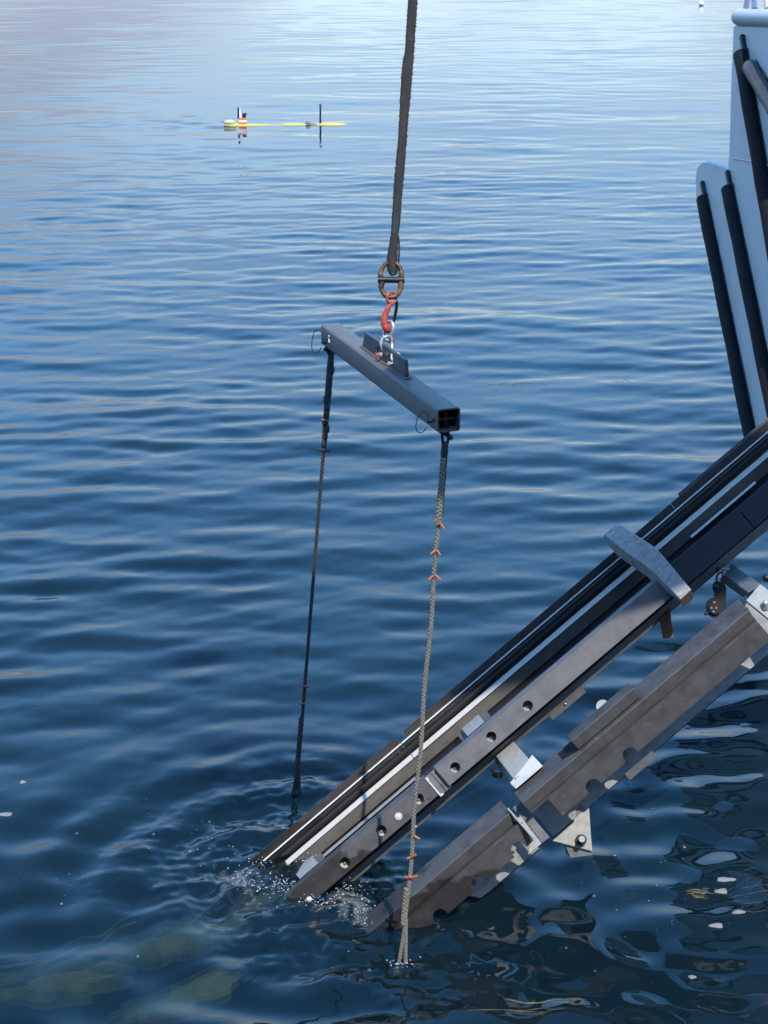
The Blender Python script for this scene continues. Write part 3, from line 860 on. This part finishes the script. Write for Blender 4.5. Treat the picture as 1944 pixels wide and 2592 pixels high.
def build_rope_far():
    a = beam_at(838, -TUBE / 2)
    top = BP(a, 0, -TUBE / 2 - .06); bot = W(748, 2028, -.02)
    y0, y1 = 915, 2028
    def at(y): return top.lerp(bot, (y - y0) / (y1 - y0))
    t = thing('lifting_rope', 'dark rope with small red ties hanging from the far end of the beam', 'rope', top, 'ropes under the spreader beam')
    u = MB(); braid(u, [at(y) for y in range(915, 1960, 15)], .0095, .065)
    u.build('braided_line', M['rope_dark'], t, True)
    s = MB(); s.tube([at(905), at(940), at(1000), at(1060), at(1140)], [.014, .019, .018, .016, .013], 10)
    for i in range(12):
        s.ball(at(930 + i * 17) + Vector((random.uniform(-.01, .01), -.008, 0)), .014, 7, 5, (1, 1, 2))
    s.build('splice', M['rope_dark'], t, True)
    lo = MB()
    braid(lo, [at(1800) + Vector((-.004, -.01, 0)), at(1965) + Vector((-.006, -.01, 0))], .014, .07)
    braid(lo, [at(1945), at(2030) + Vector((-.022, 0, 0))], .0125, .07); braid(lo, [at(1945), at(2030) + Vector((.020, 0, 0))], .0125, .07)
    lo.build('lower_eye', M['rope_dark'], t, True)
    for (y, st, mm) in ((1062, ((-.022, .002), (.014, -.012)), 'redtie'), (1132, ((-.034, .006), (.034, -.006)), 'rope_dark'), (1717, ((-.022, .006), (.026, -.002)), 'redtie'), (1763, ((-.022, .002), (.016, -.004)), 'redtie'), (1811, ((-.014, .004), (.012, -.004)), 'redtie')):
        for (dx, dz) in st:
            o_ = MB(); c = at(y) + Vector((0, -.014, 0))
            o_.tube([c, c + Vector((dx, -.004, dz))], .0052, 6); o_.build('tie_end', M[mm], t, True)
    k = thing('rope_shackle', 'dark small shackle under the far end of the beam above the red-tied rope', 'shackle', top, 'rope shackles under the beam')
    b = MB(); c = BP(a, 0, -TUBE / 2)
    b.tube(curve([c + BS * -.012 + BU * .01, c + BS * -.02 - BU * .03, c - BU * .066, c + BS * .02 - BU * .03, c + BS * .012 + BU * .01]), .0075, 8)
    b.build('bow', M['dark'], k, True)
    b = MB(); b.tube([c + BS * -.024 - BU * .03, c + BS * .024 - BU * .034], .010, 10); b.ball(c + BS * .028 - BU * .036, .015); b.ball(c + BS * -.026 - BU * .026, .014)
    b.build('pin', M['dark'], k, True)
build_rope_near(); build_rope_far()

# ================================================================== LAUNCH RAMP
SMIN, SMAX, J1, J0 = -620, 1560, 112, 80
def build_ramp():
    t = thing('launch_ramp', 'long sloping steel launch ramp with dark grey boards running down into the water', 'launch ramp', (0, 0, 0))
    def screw(s, u, w, r=4.2, m='silver', par=None):
        b = MB(); x, y = RX(s, u)
        b.ball(P(x, y, Z0 - w), r * Z0 / F, 10, 6)
        return b.build('screw', M[m], par or t, True)
    # --- far rail: edge board, thin metal lip, rounded liner, bright ledge
    for (a, b) in ((SMIN, 86), (J1, 1000), (1002, SMAX)):
        o_ = (0, 0) if b < 1100 else (0, 0)
        ext('edge_board', [(-101, -.15), (-81, -.188), (-81, -.21), (-101, -.175)], a, b, M['plastic'], t)
    w_ = MB()                                    # raised kerb of the upper edge board
    ext('edge_cap', [(-108, -.148), (-99, -.1495), (-99, -.172), (-108, -.172)], 1030, SMAX, M['plastic'], t)
    for (a, b) in ((SMIN, 88), (90, SMAX)):
        ext('channel_lip', [(-81.5, -.172), (-77.5, -.168), (-77.5, -.20), (-81.5, -.20)], a, b, M['bright'], t, .001)
        ext('channel_liner', [(-77.3, -.185), (-73, -.176), (-68, -.174), (-62, -.180), (-56, -.197), (-50, -.225), (-44, -.25), (-44, -.27), (-77.3, -.27)], a, b, M['liner'], t, .004)
        ext('bright_ledge', [(-43.5, -.205), (-31, -.172), (-31, -.185), (-43.5, -.24)], a, b, M['bright'], t, .001)
    sp = ext('side_plate', [(-31, -.187), (0, -.222), (0, -.24), (-31, -.26)], SMIN, SMAX, M['tan'], t)
    for s in (-205, -110, -45, 75, 180, 280, 430, 560):
        screw(s - 6, -15.5, -.212, 3.6, 'silver', sp)
        b = MB(); x, y = RX(s, -15); b.tube([P(x, y, Z0 + .214), P(x, y, Z0 + .226)], 8 * Z0 / F, 12); b.build('washer', M['dark'], sp, True)
    for (s, u) in ((70, -66), (135, -60)):
        b = MB(); x, y = RX(s, u); b.tube([P(x, y, Z0 + .170), P(x, y, Z0 + .2)], 5 * Z0 / F, 12); b.build('bolt_socket', M['dark'], t, True)
    ext('web_plate', [(0, -.236), (14, -.15), (32, -.13), (32, -.15), (0, -.25)], SMIN, SMAX, M['dark'], t)
    ext('rub_strip', [(6, -.16), (13, -.12), (13, -.14), (6, -.18)], -330, 60, M['galv'], t, .001)
    ext('rub_strip', [(-6, -.16), (0, -.135), (0, -.15), (-6, -.18)], 985, 1200, M['bright'], t, .001)
    # bracket blocks between the side plate and the face boards
    for (s0, s1) in ((228, 284), (-330, -268)):
        b = MB()
        b.hexa([RP(s0, -10, -.14), RP(s1, -10, -.14), RP(s1, 15, .05), RP(s0, 15, .05)], [RP(s0, -6, -.24), RP(s1, -6, -.24), RP(s1, 18, -.10), RP(s0, 18, -.10)])
        bevel(b.build('bracket_block', M['galv'], t), .003)
        b = MB(); b.hexa([RP(s0 - 18, -4, -.16), RP(s1 + 22, -4, -.16), RP(s1 + 22, 16, -.04), RP(s0 - 18, 16, -.04)], [RP(s0 - 18, -2, -.2), RP(s1 + 22, -2, -.2), RP(s1 + 22, 18, -.1), RP(s0 - 18, 18, -.1)])
        b.build('bracket_foot', M['galv_dull'], t)
    # --- middle rail: pale face boards with counterbored holes, dark beam behind, flange below
    F0, F1, WF = 26, 81, .17
    def face(s0, s1, holes, m):
        o = plate('face_board', [(s0, F0), (s1, F0), (s1, F1), (s0, F1)], [circ(s, u, 13, 24) for s, u in holes],
                  lambda s, u: RP(s, u, WF), lambda s, u: RP(s, u, WF - .022), m, t, .003)
        ext('board_chamfer', [(17, .115), (F0 - .5, WF - .002), (F0 - .5, WF - .022), (17, .10)], s0, s1, m, t, .002)
        for (s, u) in holes:                     # dished bottom of each counterbore with its bolt
            x, y = RX(s, u)
            b = MB(); b.tube([P(x, y, Z0 - WF + .052), P(x, y, Z0 - WF + .06)], 16 * Z0 / F, 16); b.ball(P(x, y, Z0 - WF + .05), 5 * Z0 / F, 8, 6); b.build('counterbore', M['galv_mid'], o, True)
            b = MB(); b.tube([P(x, y, Z0 - WF + .023), P(x, y, Z0 - WF + .055)], 13.4 * Z0 / F, 20, cap=False); b.build('hole_wall', m, o, True)
        return o
    hs = [(394, 55), (273, 55), (153, 55)]
    face(J1, 872, hs, M['plastic_pale'])
    lower = [(-57, 56), (-36 - 60 + 60, 56)]
    face(-560, J0 - 1, [(31, 56), (-93, 56), (-216, 58), (-400, 56)], M['plastic'])
    b = MB(); x, y = RX(-36, 56)                  # bright washer with its bolt
    b.tube([P(x, y, Z0 - WF - .003), P(x, y, Z0 - WF + .01)], 9.5 * Z0 / F, 18); b.build('washer', M['galv'], t, True)
    b = MB(); b.tube([P(x, y, Z0 - WF - .009), P(x, y, Z0 - WF + .0)], 4 * Z0 / F, 10); b.build('bolt', M['bright'], t, True)
    b = MB(); x, y = RX(-345, 70); b.ball(P(x, y, Z0 - WF), 8 * Z0 / F); b.build('bolt', M['bright'], t, True)
    for (a, c) in ((874, 1120), (1123, SMAX)):
        plate('shaded_board', [(a, 16), (c, 16), (c, 84), (a, 84)], [], lambda s, u: RP(s, u, WF - .05), lambda s, u: RP(s, u, WF - .075), M['board_shade'], t)  # shaded stretch of the face, darkened by its own material
    ext('core_beam', [(30, WF - .115), (80, WF - .115), (90, .008), (90, -.03), (30, -.03)], SMIN, SMAX, M['dark'], t)
    fl = ext('bottom_flange', [(87, .035), (109, .00), (109, -.02), (87, .015)], SMIN, SMAX, M['galv_dull'], t)
    plate('flange_lug', [(418, 108), (530, 108), (530, 124), (418, 124)], [], lambda s, u: RP(s, u, .012), lambda s, u: RP(s, u, -.012), M['plastic'], t)
    screw(470, 113, .02, 3, 'silver')
    screw(985, 103, .015, 5, 'dark'); screw(-20, 104, .01, 3, 'bright')
    # joint plate between the two face boards
    j = plate('joint_plate', [(J0 - 4, 24), (J1 + 4, 24), (J1 + 4, 86), (J0 - 4, 86)], [], lambda s, u: RP(s, u, WF - .028), lambda s, u: RP(s, u, WF - .04), M['galv_dull'], t, .001)
    plate('joint_edge', [(J0 - 3, 27), (J0 + 3, 27), (J0 + 4, 33), (J0 + 1, 38), (J0 + 1, 82), (J0 + 8, 84), (J0 + 8, 88), (J0 - 3, 88)], [], lambda s, u: RP(s, u, WF + .002), lambda s, u: RP(s, u, WF - .02), M['bright'], t, .001)
    b = MB(); b.tube([RP(J0 + 17, 26, WF - .027), RP(J0 + 17, 85, WF - .027)], .002, 5); b.build('joint_gap', M['dark'], t)
    # --- near rail: folded cover, ledge, notched skirt, galvanised backing
    for (s0, s1, notch) in ((224, 975, ((388, 318), (511, 318))), (-560, 186, ((140, 318), (8, 318), (-120, 318)))):
        ext('skid_cover', [(193, .27), (232, .41), (234, .41), (261, .375), (262, .36), (231, .385), (195, .245)], s0, s1, M['plastic'], t, .003)
        ext('skid_ledge', [(261.5, .372), (268, .412), (268, .385), (261.5, .35)], s0, s1, M['plastic'], t, .002)
        outl = [(s0 + (56 if s0 > 0 else 0), 268.5), (s1, 268.5), (s1, 325)]
        for (ns, nu) in sorted(notch, reverse=True):
            outl += [(ns + 19, 325)] + [(ns + 19 * math.cos(a), 318 - 19 * math.sin(a)) for a in [math.pi * i / 14 for i in range(15)]] + [(ns - 19, 325)]
        outl += [(s0 + (56 if s0 > 0 else 0), 325)]
        wf = lambda s, u: .41 - (u - 268.5) * .00105
        plate('skid_skirt', outl, [], lambda s, u: RP(s, u, wf(s, u)), lambda s, u: RP(s, u, wf(s, u) - .02), M['plastic'], t, .002)
        bs0, bs1 = (s0 + 6, s1 + 40) if s0 > 0 else (s0, s1 - 4)
        plate('backing_plate', [(bs0, 215), (bs1, 215), (bs1, 349), (bs0, 349)], [], lambda s, u: RP(s, u, .10), lambda s, u: RP(s, u, .085), M['galv_mid'], t)
        ext('backing_lip', [(346, .099), (352, .06), (350, .04), (346, .084)], bs0, bs1, M['galv_dull'], t)
        for (ns, nu) in notch:
            b = MB(); x, y = RX(ns - 8, 305); b.tube([P(x, y, Z0 - .12), P(x, y, Z0 - .09)], 9 * Z0 / F, 6); b.build('bolt', M['galv_dull'], t, True)
    ext('clamp_pad', [(176, .31), (194, .43), (196, .43), (222, .40), (222, .38), (196, .395), (176, .29)], 420, 626, M['plastic'], t, .003)
    plate('clamp_shade_plate', [(372, 196), (419, 196), (419, 224), (372, 216)], [], lambda s, u: RP(s, u, .415 + (u - 232) * .0036), lambda s, u: RP(s, u, .385 + (u - 232) * .0036), M['dark'], t)  # dark plate standing in for the shadow beside the clamp pad
    b = MB(); b.tube([P(1526, 1788, 8.72), P(1526, 1788, 8.74)], 17 * 8.7 / F, 22); b.build('bolt_head', M['galv'], t, True)
    plate('lower_clamp', [(468, 345), (560, 345), (560, 366), (468, 366)], [], lambda s, u: RP(s, u, .34), lambda s, u: RP(s, u, .27), M['plastic'], t)
    # end plate of the lower near rail
    pxplate('end_plate', [(1284, 2046), (1288, 2046), (1309, 2071), (1318, 2067), (1343, 2099), (1371, 2135), (1337, 2164), (1341, 2137), (1350, 2129), (1348, 2122), (1309, 2078)], 8.575, .012, M['galv'], t, [circ(1321, 2084, 2, 8)])
    pxplate('splice_plate', [(1297, 2046), (1318, 2030), (1348, 2068), (1392, 2120), (1372, 2134), (1340, 2092)], 8.68, .01, M['galv_dull'], t)
    # gusset with hinge pin and foot
    g = pxplate('hinge_gusset', [(1491.5, 2047), (1494, 2090), (1499.5, 2155), (1399, 2129), (1452, 2082), (1458, 2050), (1470, 2030)], 8.90, .014, M['galv'], t)
    b = MB(); b.tube([P(1471, 2126, 8.905), P(1471, 2126, 8.885)], 14.5 * 8.7 / F, 24); b.build('washer', M['dark'], g, True)
    b = MB(); b.tube([P(1473, 2124, 8.89), P(1473, 2124, 8.83)], 8 * 8.7 / F, 18); b.build('hinge_pin', M['galv'], g, True)
    b = MB(); b.hexa([P(1430, 2138, 8.92), P(1499, 2156, 8.92), P(1499, 2164, 8.92), P(1445, 2171, 8.92)], [P(1428, 2136, 9.06), P(1495, 2152, 9.06), P(1495, 2160, 9.06), P(1432, 2160, 9.06)])
    b.build('hinge_foot', M['galv_dull'], t)
    # --- cross tubes tying the rails together
    def tube4(name, c, z0, z1, drop, m):
        """c: four photo corners of the top face (far-left, far-right, near-right, near-left)"""
        b = MB(); zs = (z0, z0, z1, z1)
        top = [P(x, y, z) for (x, y), z in zip(c, zs)]
        bot = [p + AWAY * drop[2] + Vector((drop[0], 0, drop[1])) for p in top]
        b.hexa(top, bot)
        return bevel(b.build(name, m, t), .004)
    ct = tube4('cross_tube', [(1254, 1912), (1299, 1875), (1349, 1932), (1303, 1976)], 8.98, 8.72, (-.012, -.03, .10), M['galv'])
    b = MB()
    b.hexa([P(1290.5, 1982.5, 8.74), P(1347, 1910.5, 8.74), P(1374, 1939, 8.66), P(1306, 1997, 8.66)], [P(1289, 1985, 8.86), P(1345, 1913, 8.86), P(1372, 1942, 8.78), P(1304, 2000, 8.78)])
    bevel(b.build('end_flange', M['bright'], ct), .003)
    b = MB(); b.tube([P(1252, 1958, 9.0), P(1266, 1962, 8.95)], 9 * 9 / F, 6); b.tube([P(1247, 1946, 9.02), P(1253, 1958, 9.0)], 5 * 9 / F, 8); b.build('nut', M['dark'], ct, True)
    ct = tube4('cross_tube', [(1834, 1456), (1852, 1425), (1925, 1478), (1896, 1501)], 8.98, 8.72, (-.01, -.03, .09), M['galv_dull'])
    b = MB()
    b.hexa([P(1888, 1520, 8.72), P(1924, 1478, 8.72), P(2030, 1560, 8.60), P(1990, 1604, 8.60)], [P(1888, 1524, 8.75), P(1924, 1482, 8.75), P(2030, 1564, 8.63), P(1990, 1608, 8.63)])
    bevel(b.build('end_flange', M['galv'], ct), .003)
    b = MB(); b.ball(P(1938, 1527, 8.66), 9 * 8.7 / F); b.tube([P(1938, 1540, 8.68), P(1938, 1527, 8.67)], 11 * 8.7 / F, 10); b.build('bolt', M['silver'], ct, True)
    b = MB(); b.tube([P(1893, 1513, 8.76), P(1910, 1498, 8.74)], 7 * 8.7 / F, 6); b.build('nut', M['dark'], ct, True)
    b = MB(); b.ball(P(1940, 1463, 8.8), 10 * 8.8 / F); b.build('nut', M['dark'], ct, True)
    return t
build_ramp()

def build_submerged():
    """pale panels of the sunken end of the cradle, just under the surface"""
    t = thing('sunken_cradle', 'pale green sunken cradle panel showing faintly through the water at lower left', 'sunken panel', (0, 0, 0))
    for (cx, cy, rx, ry, tilt, d) in ((390, 2352, 170, 28, -.16, .11), (430, 2486, 170, 34, -.20, .12), (70, 2424, 200, 28, -.06, .19), (590, 2292, 130, 22, -.38, .11)):
        n = 40; vs = []; ph = random.uniform(0, 6)
        for k in range(n):
            a = 2 * math.pi * k / n
            q = .95 + .16 * math.sin(2 * a + ph) + .15 * math.sin(5 * a + 2 * ph) + .13 * math.sin(9 * a + ph) + random.uniform(-.04, .04)
            x, y = rx * q * math.cos(a), ry * q * math.sin(a)
            vs.append(W(cx + x, cy + y + tilt * x) + Vector((0, 0, -d + .05 * math.cos(a) - .03 * math.sin(a * 2))))
        c = sum(vs, Vector()) / n + Vector((0, 0, .035))
        mid = [v.lerp(c, .5) + Vector((0, 0, .02 * math.sin(k * 1.3))) for k, v in enumerate(vs)]
        bot = [v + Vector((0, 0, -.04)) for v in vs]
        b = MB(); b.add(vs + mid + bot + [c], [(k, (k + 1) % n, n + (k + 1) % n, n + k) for k in range(n)] + [(n + k, n + (k + 1) % n, 3 * n) for k in range(n)] + [(2 * n + k, 2 * n + (k + 1) % n, (k + 1) % n, k) for k in range(n)])
        b.build('panel', M['sunk'], t, True)
    b = MB(); b.tube(curve([W(x, y) + Vector((0, 0, -.1)) for x, y in ((-40, 2408), (60, 2395), (140, 2380), (200, 2352), (250, 2345), (290, 2310), (340, 2290))]), .008, 8)
    b.build('rim_bar', M['sunk'], t, True)
build_submerged()

# ------------------------------------------------------------------ timber chock, strap and block on the ramp
def build_chock():
    def q(X, Y): return (1380 + X / 4.1475, 1290 + Y / 4.1475)
    t = thing('timber_chock', 'weathered grey timber chock with tapered end lying across the upper ramp', 'timber chock', (0, 0, 0))
    Lf = [(618, 258), (690, 322), (790, 405), (920, 498), (1060, 592), (1180, 700), (1290, 812), (1420, 945)]
    Rt = [(742, 156), (800, 160), (900, 230), (1010, 302), (1130, 380), (1215, 460), (1340, 610), (1532, 840)]
    Bt = [(612, 282), (665, 385), (770, 495), (900, 588), (1050, 690), (1165, 790), (1285, 872), (1412, 962)]
    n = len(Lf)
    vs, fs = [], []
    for i in range(n):
        f = i / (n - 1); z = 9.03 - .32 * f
        a, b, c = q(*Lf[i]), q(*Rt[i]), q(*Bt[i])
        vs += [P(*a, z), P(*b, z), P(*c, z + .07), P(b[0] + 5, b[1] + 10, z + .10)]
    for i in range(n - 1):
        k = 4 * i
        fs += [(k, k + 1, k + 5, k + 4), (k, k + 4, k + 6, k + 2), (k + 1, k + 3, k + 7, k + 5), (k + 2, k + 6, k + 7, k + 3)]
    fs += [(0, 2, 3, 1)]
    b = MB(); b.add(vs, fs); o = b.build('timber', M['wood'], t, True); bevel(o, .004)
    k = 4 * (n - 1)
    e = MB(); z = 8.71
    E = [q(1418, 945), q(1532, 842), q(1560, 880), q(1552, 935), q(1500, 990), q(1440, 1028)]
    e.add([P(*p, z - .002) for p in E] + [P(*p, z + .09) for p in E], [tuple(range(6)), tuple(range(11, 5, -1))] + [(i, (i + 1) % 6, 6 + (i + 1) % 6, 6 + i) for i in range(6)])
    e.build('split_end', M['woodend'], t)
    return t
build_chock()
pl = pxplate('hanging_strap', [(1668, 1566), (1697, 1538), (1699, 1570), (1706, 1613.5), (1693, 1615), (1679, 1617), (1674, 1590)], 8.98, .006, M['strap'], None, (), .001)
tag(pl, 'rust brown strap end hanging below the ramp under the timber chock', 'strap')
def build_block():
    def q(X, Y): return (1640 + X / 5.457, 1380 + Y / 5.457)
    z = 8.9
    px = z / F
    t = thing('snatch_block', 'black snatch block hanging from a shackle under the upper ramp flange', 'pulley block', (0, 0, 0))
    def cheek(zz):
        pts = [(915, 540), (945, 505), (1000, 500), (1050, 520), (1080, 580), (1085, 680), (1078, 800), (1070, 900), (1045, 945), (990, 1000), (930, 1012), (870, 985), (835, 935), (818, 860), (830, 780), (870, 735), (928, 715), (930, 650), (908, 610)]
        return pts
    o = pxplate('cheek_plate', [q(*p) for p in cheek(0)], z, .045, M['dark'], t, [circ(*q(958, 932), 3.2, 10)], .006)
    b = MB(); c = P(*q(925, 870), z - .004); b.tube([c, c - AWAY * .012], 15 * px, 20)
    b.build('sheave_cap', M['dark'], t, True)
    b = MB()
    for (X, Y) in ((915, 790), (875, 865), (945, 865), (905, 915)):
        c = P(*q(X, Y), z - .016); b.tube([c, c - AWAY * .004], 3.0 * px, 10)
    b.build('rivet', M['galv_dull'], t, True)
    b = MB(); b.tube([P(*q(850, 920), z), P(*q(805, 945), z)], 3.6 * px, 8); b.ball(P(*q(803, 945), z), 4.6 * px); b.build('latch_knob', M['dark'], t, True)
    b = MB(); b.tube([P(*q(915, 560), z - .02), P(*q(960, 590), z - .02)], 7 * px, 12); b.build('head_roller', M['dark'], t, True)
    s = thing('hanging_shackle', 'small dark shackle holding the black pulley block to the ramp', 'shackle', (0, 0, 0))
    b = MB(); b.tube(curve([P(*q(955, 520), z), P(*q(950, 440), z), P(*q(990, 380), z), P(*q(1035, 400), z), P(*q(1030, 520), z)]), 3 * px, 8); b.build('bow', M['dark'], s, True)
    b = MB(); b.tube([P(*q(1030, 335), z - .02), P(*q(1130, 335), z - .02)], 3.4 * px, 8); b.ball(P(*q(1030, 338), z - .02), 4.2 * px); b.tube([P(*q(1035, 340), z - .02), P(*q(1035, 420), z - .01)], 3 * px, 8); b.build('pin', M['galv_dull'], s, True)
build_block()

# ================================================================== UNDERWATER VEHICLE, BUOY
def build_vehicle():
    c = W(725, 316); z = (c - Vector((0, 0, H))); z = z.y * CP - z.z * SP
    s = z / F
    def L(x, up, dy=0.0): return Vector(((x - 972) * s, c.y + dy, up))
    t = thing('underwater_vehicle', 'yellow torpedo shaped underwater vehicle awash on the surface with two upright masts', 'underwater vehicle', c)
    b = MB()
    xs = [(563, .03), (572, .055), (590, .082), (620, .095), (700, .10), (800, .10), (840, .10), (862, .075), (875, .045), (884, .012)]
    hz = [.0, .005, -.012, -.035, -.062, -.058, -.05, -.03, -.004, .004]
    b.tube([L(x, h_ - .03) for (x, r_), h_ in zip(xs, hz)], [r_ for x, r_ in xs], 16); b.build('hull', M['auv'], t, True)
    b = MB(); b.ball(L(582, .045), .13, 14, 10, (1, .5, .45)); b.build('tail_cone', M['auvpale'], t, True)
    b = MB(); b.ball(L(743, -.025), .34, 14, 10, (1, .25, .18)); b.build('dorsal_hump', M['auv'], t, True)
    b = MB(); b.ball(L(838, -.02), .36, 14, 10, (1, .28, .19)); b.build('nose_shell', M['auv'], t, True)
    for (n, x0, x1, u0, u1, m) in (('orange_band', 605, 624.5, -.02, .055, 'flag'), ('white_band', 606, 624.5, .056, .098, 'paint'), ('orange_band', 605, 624.5, .099, .135, 'flag')):
        q = MB(); q.box(((L((x0 + x1) / 2, (u0 + u1) / 2))), ((x1 - x0) / 2 * s, 0, 0), (0, .05, 0), (0, 0, (u1 - u0) / 2)); bevel(q.build(n, M[m], t), .006)
    b = MB(); b.tube([L(603.5, .12), L(604.5, .34)], .017, 8); b.build('antenna', M['dark'], t, True)
    b = MB(); b.tube([L(608, .13), L(608, .27), L(608.5, .34)], [.016, .014, .009], 8); b.tube([L(609, .14), L(609, .22)], .024, 8); b.build('antenna', M['paint'], t, True)
    b = MB(); b.box(L(618.5, .175), (.035, 0, 0), (0, .03, 0), (0, 0, .03)); b.ball(L(620, .21), .04, 10, 8, (1.2, .8, .6)); b.build('camera_pod', M['dark'], t, True)
    b = MB(); b.tube([L(811, .02), L(811, .10), L(811.5, .38)], [.024, .02, .017], 10); b.tube([L(808.5, .405), L(811.5, .375), L(814.5, .405)], .012, 6); b.build('mast', M['dark'], t, True)
    b = MB(); b.ball(L(780, .035), .05, 10, 6, (1.1, .6, .8)); b.tube([L(783, .02), L(800, .015)], .02, 8); b.build('fitting', M['galv_dull'], t, True)
    c2 = W(1775, 14); z2 = (c2 - Vector((0, 0, H))); z2 = z2.y * CP - z2.z * SP
    t = thing('mooring_buoy', 'small round white mooring buoy far off near the top right', 'buoy', c2)
    b = MB(); b.ball(c2 + Vector((0, 0, 5.5 * z2 / F)), 6.6 * z2 / F, 16, 12); b.build('float', M['paint'], t, True)
    b = MB(); b.ball(c2 + Vector((0, 0, -1.0 * z2 / F)), 5.4 * z2 / F, 14, 8, (1, 1, .35)); b.build('waterline_band', M['dark'], t, True)
build_vehicle()

# ================================================================== SMALL THINGS ON THE WATER
def build_splash():
    b = MB()
    def spray(x0, y0, sx, sy, hmax, n, r0=.0012, r1=.0042):
        for _ in range(n):
            x, y = random.gauss(x0, sx), random.gauss(y0, sy)
            h_ = abs(random.gauss(0, hmax))
            b.ball(WZ(W(x, y), h_ + .002), random.uniform(r0, r1) ** 1, 6, 4)
    spray(640, 2245, 40, 12, .03, 70); spray(720, 2262, 22, 9, .03, 60); spray(690, 2255, 60, 14, .02, 60)
    spray(880, 2275, 32, 14, .035, 80); spray(900, 2315, 40, 12, .02, 70); spray(800, 2290, 30, 10, .02, 50)
    spray(1000, 2335, 40, 4, .008, 40); spray(1062, 2334, 14, 3, .008, 30); spray(1020, 2430, 16, 8, .015, 45)
    spray(790, 2180, 22, 10, .015, 45); spray(655, 2190, 20, 4, .01, 25); spray(560, 2140, 70, 40, .004, 30)
    for k in range(16):                           # the little jet thrown up at the far rail
        b.ball(W(618 + random.gauss(0, 3), 2258) + Vector((0, 0, k * .006)), .0045 - k * .00015, 6, 4)
    o = b.build('splash_drops', M['drop'], None, True); o['kind'] = 'stuff'
    b = MB()
    spots = []
    for (x0, y0, sx, sy, n) in ((440, 2080, 90, 45, 26), (180, 2230, 90, 40, 20), (330, 2050, 80, 50, 10), (1620, 2250, 190, 140, 70), (1500, 2060, 120, 50, 16), (1750, 2100, 90, 60, 16), (700, 2420, 200, 60, 16)):
        for _ in range(int(n * .6)):
            spots.append((random.gauss(x0, sx), random.gauss(y0, sy)))
    spots += [(143, 2227), (164, 2268), (400, 2080), (460, 2080), (512, 2077), (530, 2077)]
    for (x, y) in spots:
        r_ = .0028 + random.random() ** 3 * .009
        b.ball(WZ(W(x, y)), r_, 10, 8, (1, 1, .8))
    o = b.build('bubbles', M['drop'], None, True); o['kind'] = 'stuff'
build_splash()
FLAKES = [(1837, 2225, 24, 5, 'narrow pale foam flake floating highest at lower right'), (1827, 2252, 16, 6, 'rounded pale foam flake beside the floating weed clump'),
          (1868, 2310, 17, 6, 'pale foam flake floating near the right edge below the weed'), (1813, 2346, 18, 6, 'pale foam flake floating lowest of the bright ones at right'),
          (1752, 2474, 11, 4, 'small pale foam flake low down among dark reflections'), (1886, 1824, 14, 4, 'pale foam flake on the dark reflection of the boat'),
          (1741, 1831, 8, 3, 'tiny pinkish foam flake beside the boat reflection'), (1719, 1973, 12, 4, 'pale foam flake on blue water right of the hinge'),
          (12, 2070, 22, 4, 'pale foam flake at the left edge of the picture'), (58, 1984, 8, 4, 'small bubble-topped foam flake near the left edge')]
for (x, y, rx, ry, lab) in FLAKES:
    c = W(x, y); z = (c - Vector((0, 0, H))).length
    n = 14; vs = []; ph = random.random() * 6
    for k in range(n):
        a = 2 * math.pi * k / n; q = 1 + .18 * math.sin(3 * a + ph) + random.uniform(-.08, .08)
        vs.append(WZ(W(x + rx * q * math.cos(a), y + ry * q * math.sin(a)), .002))
    c = WZ(c)
    top = [c.lerp(v, .55) + Vector((0, 0, .007)) for v in vs]
    bot = [v - Vector((0, 0, .02)) for v in vs]
    b = MB(); b.add(vs + top + bot, [tuple(range(n, 2 * n))] + [(k, (k + 1) % n, n + (k + 1) % n, n + k) for k in range(n)] + [(2 * n + k, 2 * n + (k + 1) % n, (k + 1) % n, k) for k in range(n)])
    o = b.build('foam_flake', M['foam'], None, True); tag(o, lab, 'foam flake', 'foam flakes on the water')
def build_weed():
    def blades(name, lab, cx, cy, sx, sy, n, L, m, group='floating seaweed'):
        b = MB()
        for _ in range(n):
            x, y = random.gauss(cx, sx), random.gauss(cy, sy); a = random.gauss(0, .9 if L < 100 else .06); l_ = L * random.uniform(.4, 1.2)
            c1, c2, ph = random.uniform(-.35, .35), random.uniform(-.06, .06), random.uniform(0, 6)
            pts = []
            for f in [k / 9 for k in range(10)]:
                q = f - .5
                dx, dy = l_ * q, l_ * (c1 * (q * q - .1) + c2 * math.sin(f * 9 + ph))
                pts.append(WZ(W(x + dx * math.cos(a) - dy * math.sin(a), y + (dx * math.sin(a) + dy * math.cos(a)) * .4), .001))
            b.tube(pts, [.0006] + [.0010 + .0004 * math.sin(k * 2.0 + ph) for k in range(8)] + [.0006], 4)
        o = b.build(name, M[m], None, True)
        tag(o, lab, 'seaweed', group)
    blades('seaweed_clump', 'olive seaweed clump floating at lower right by two foam flakes', 1770, 2258, 16, 6, 40, 24, 'weed')
    blades('seaweed_clump', 'brown tangle of seaweed at the right edge of the water', 1915, 2260, 30, 40, 26, 90, 'weeddark')
    blades('seaweed_strand', 'long thin olive seaweed blades drifting at the bottom middle', 1330, 2532, 60, 3, 3, 230, 'weed')
    blades('seaweed_strand', 'pair of faint seaweed blades drifting lowest at the bottom', 1240, 2556, 50, 3, 3, 170, 'weed')
    blades('seaweed_scrap', 'dark scrap of weed drifting in mid water right of the beam', 1330, 972, 45, 2, 9, 30, 'weeddark')
    blades('seaweed_scrap', 'second dark scrap of weed drifting right of the first', 1560, 965, 45, 5, 6, 20, 'weeddark')
    blades('seaweed_clump', 'dark tangle of weed on blue water right of the hinge', 1615, 2012, 40, 14, 26, 26, 'weeddark')
build_weed()
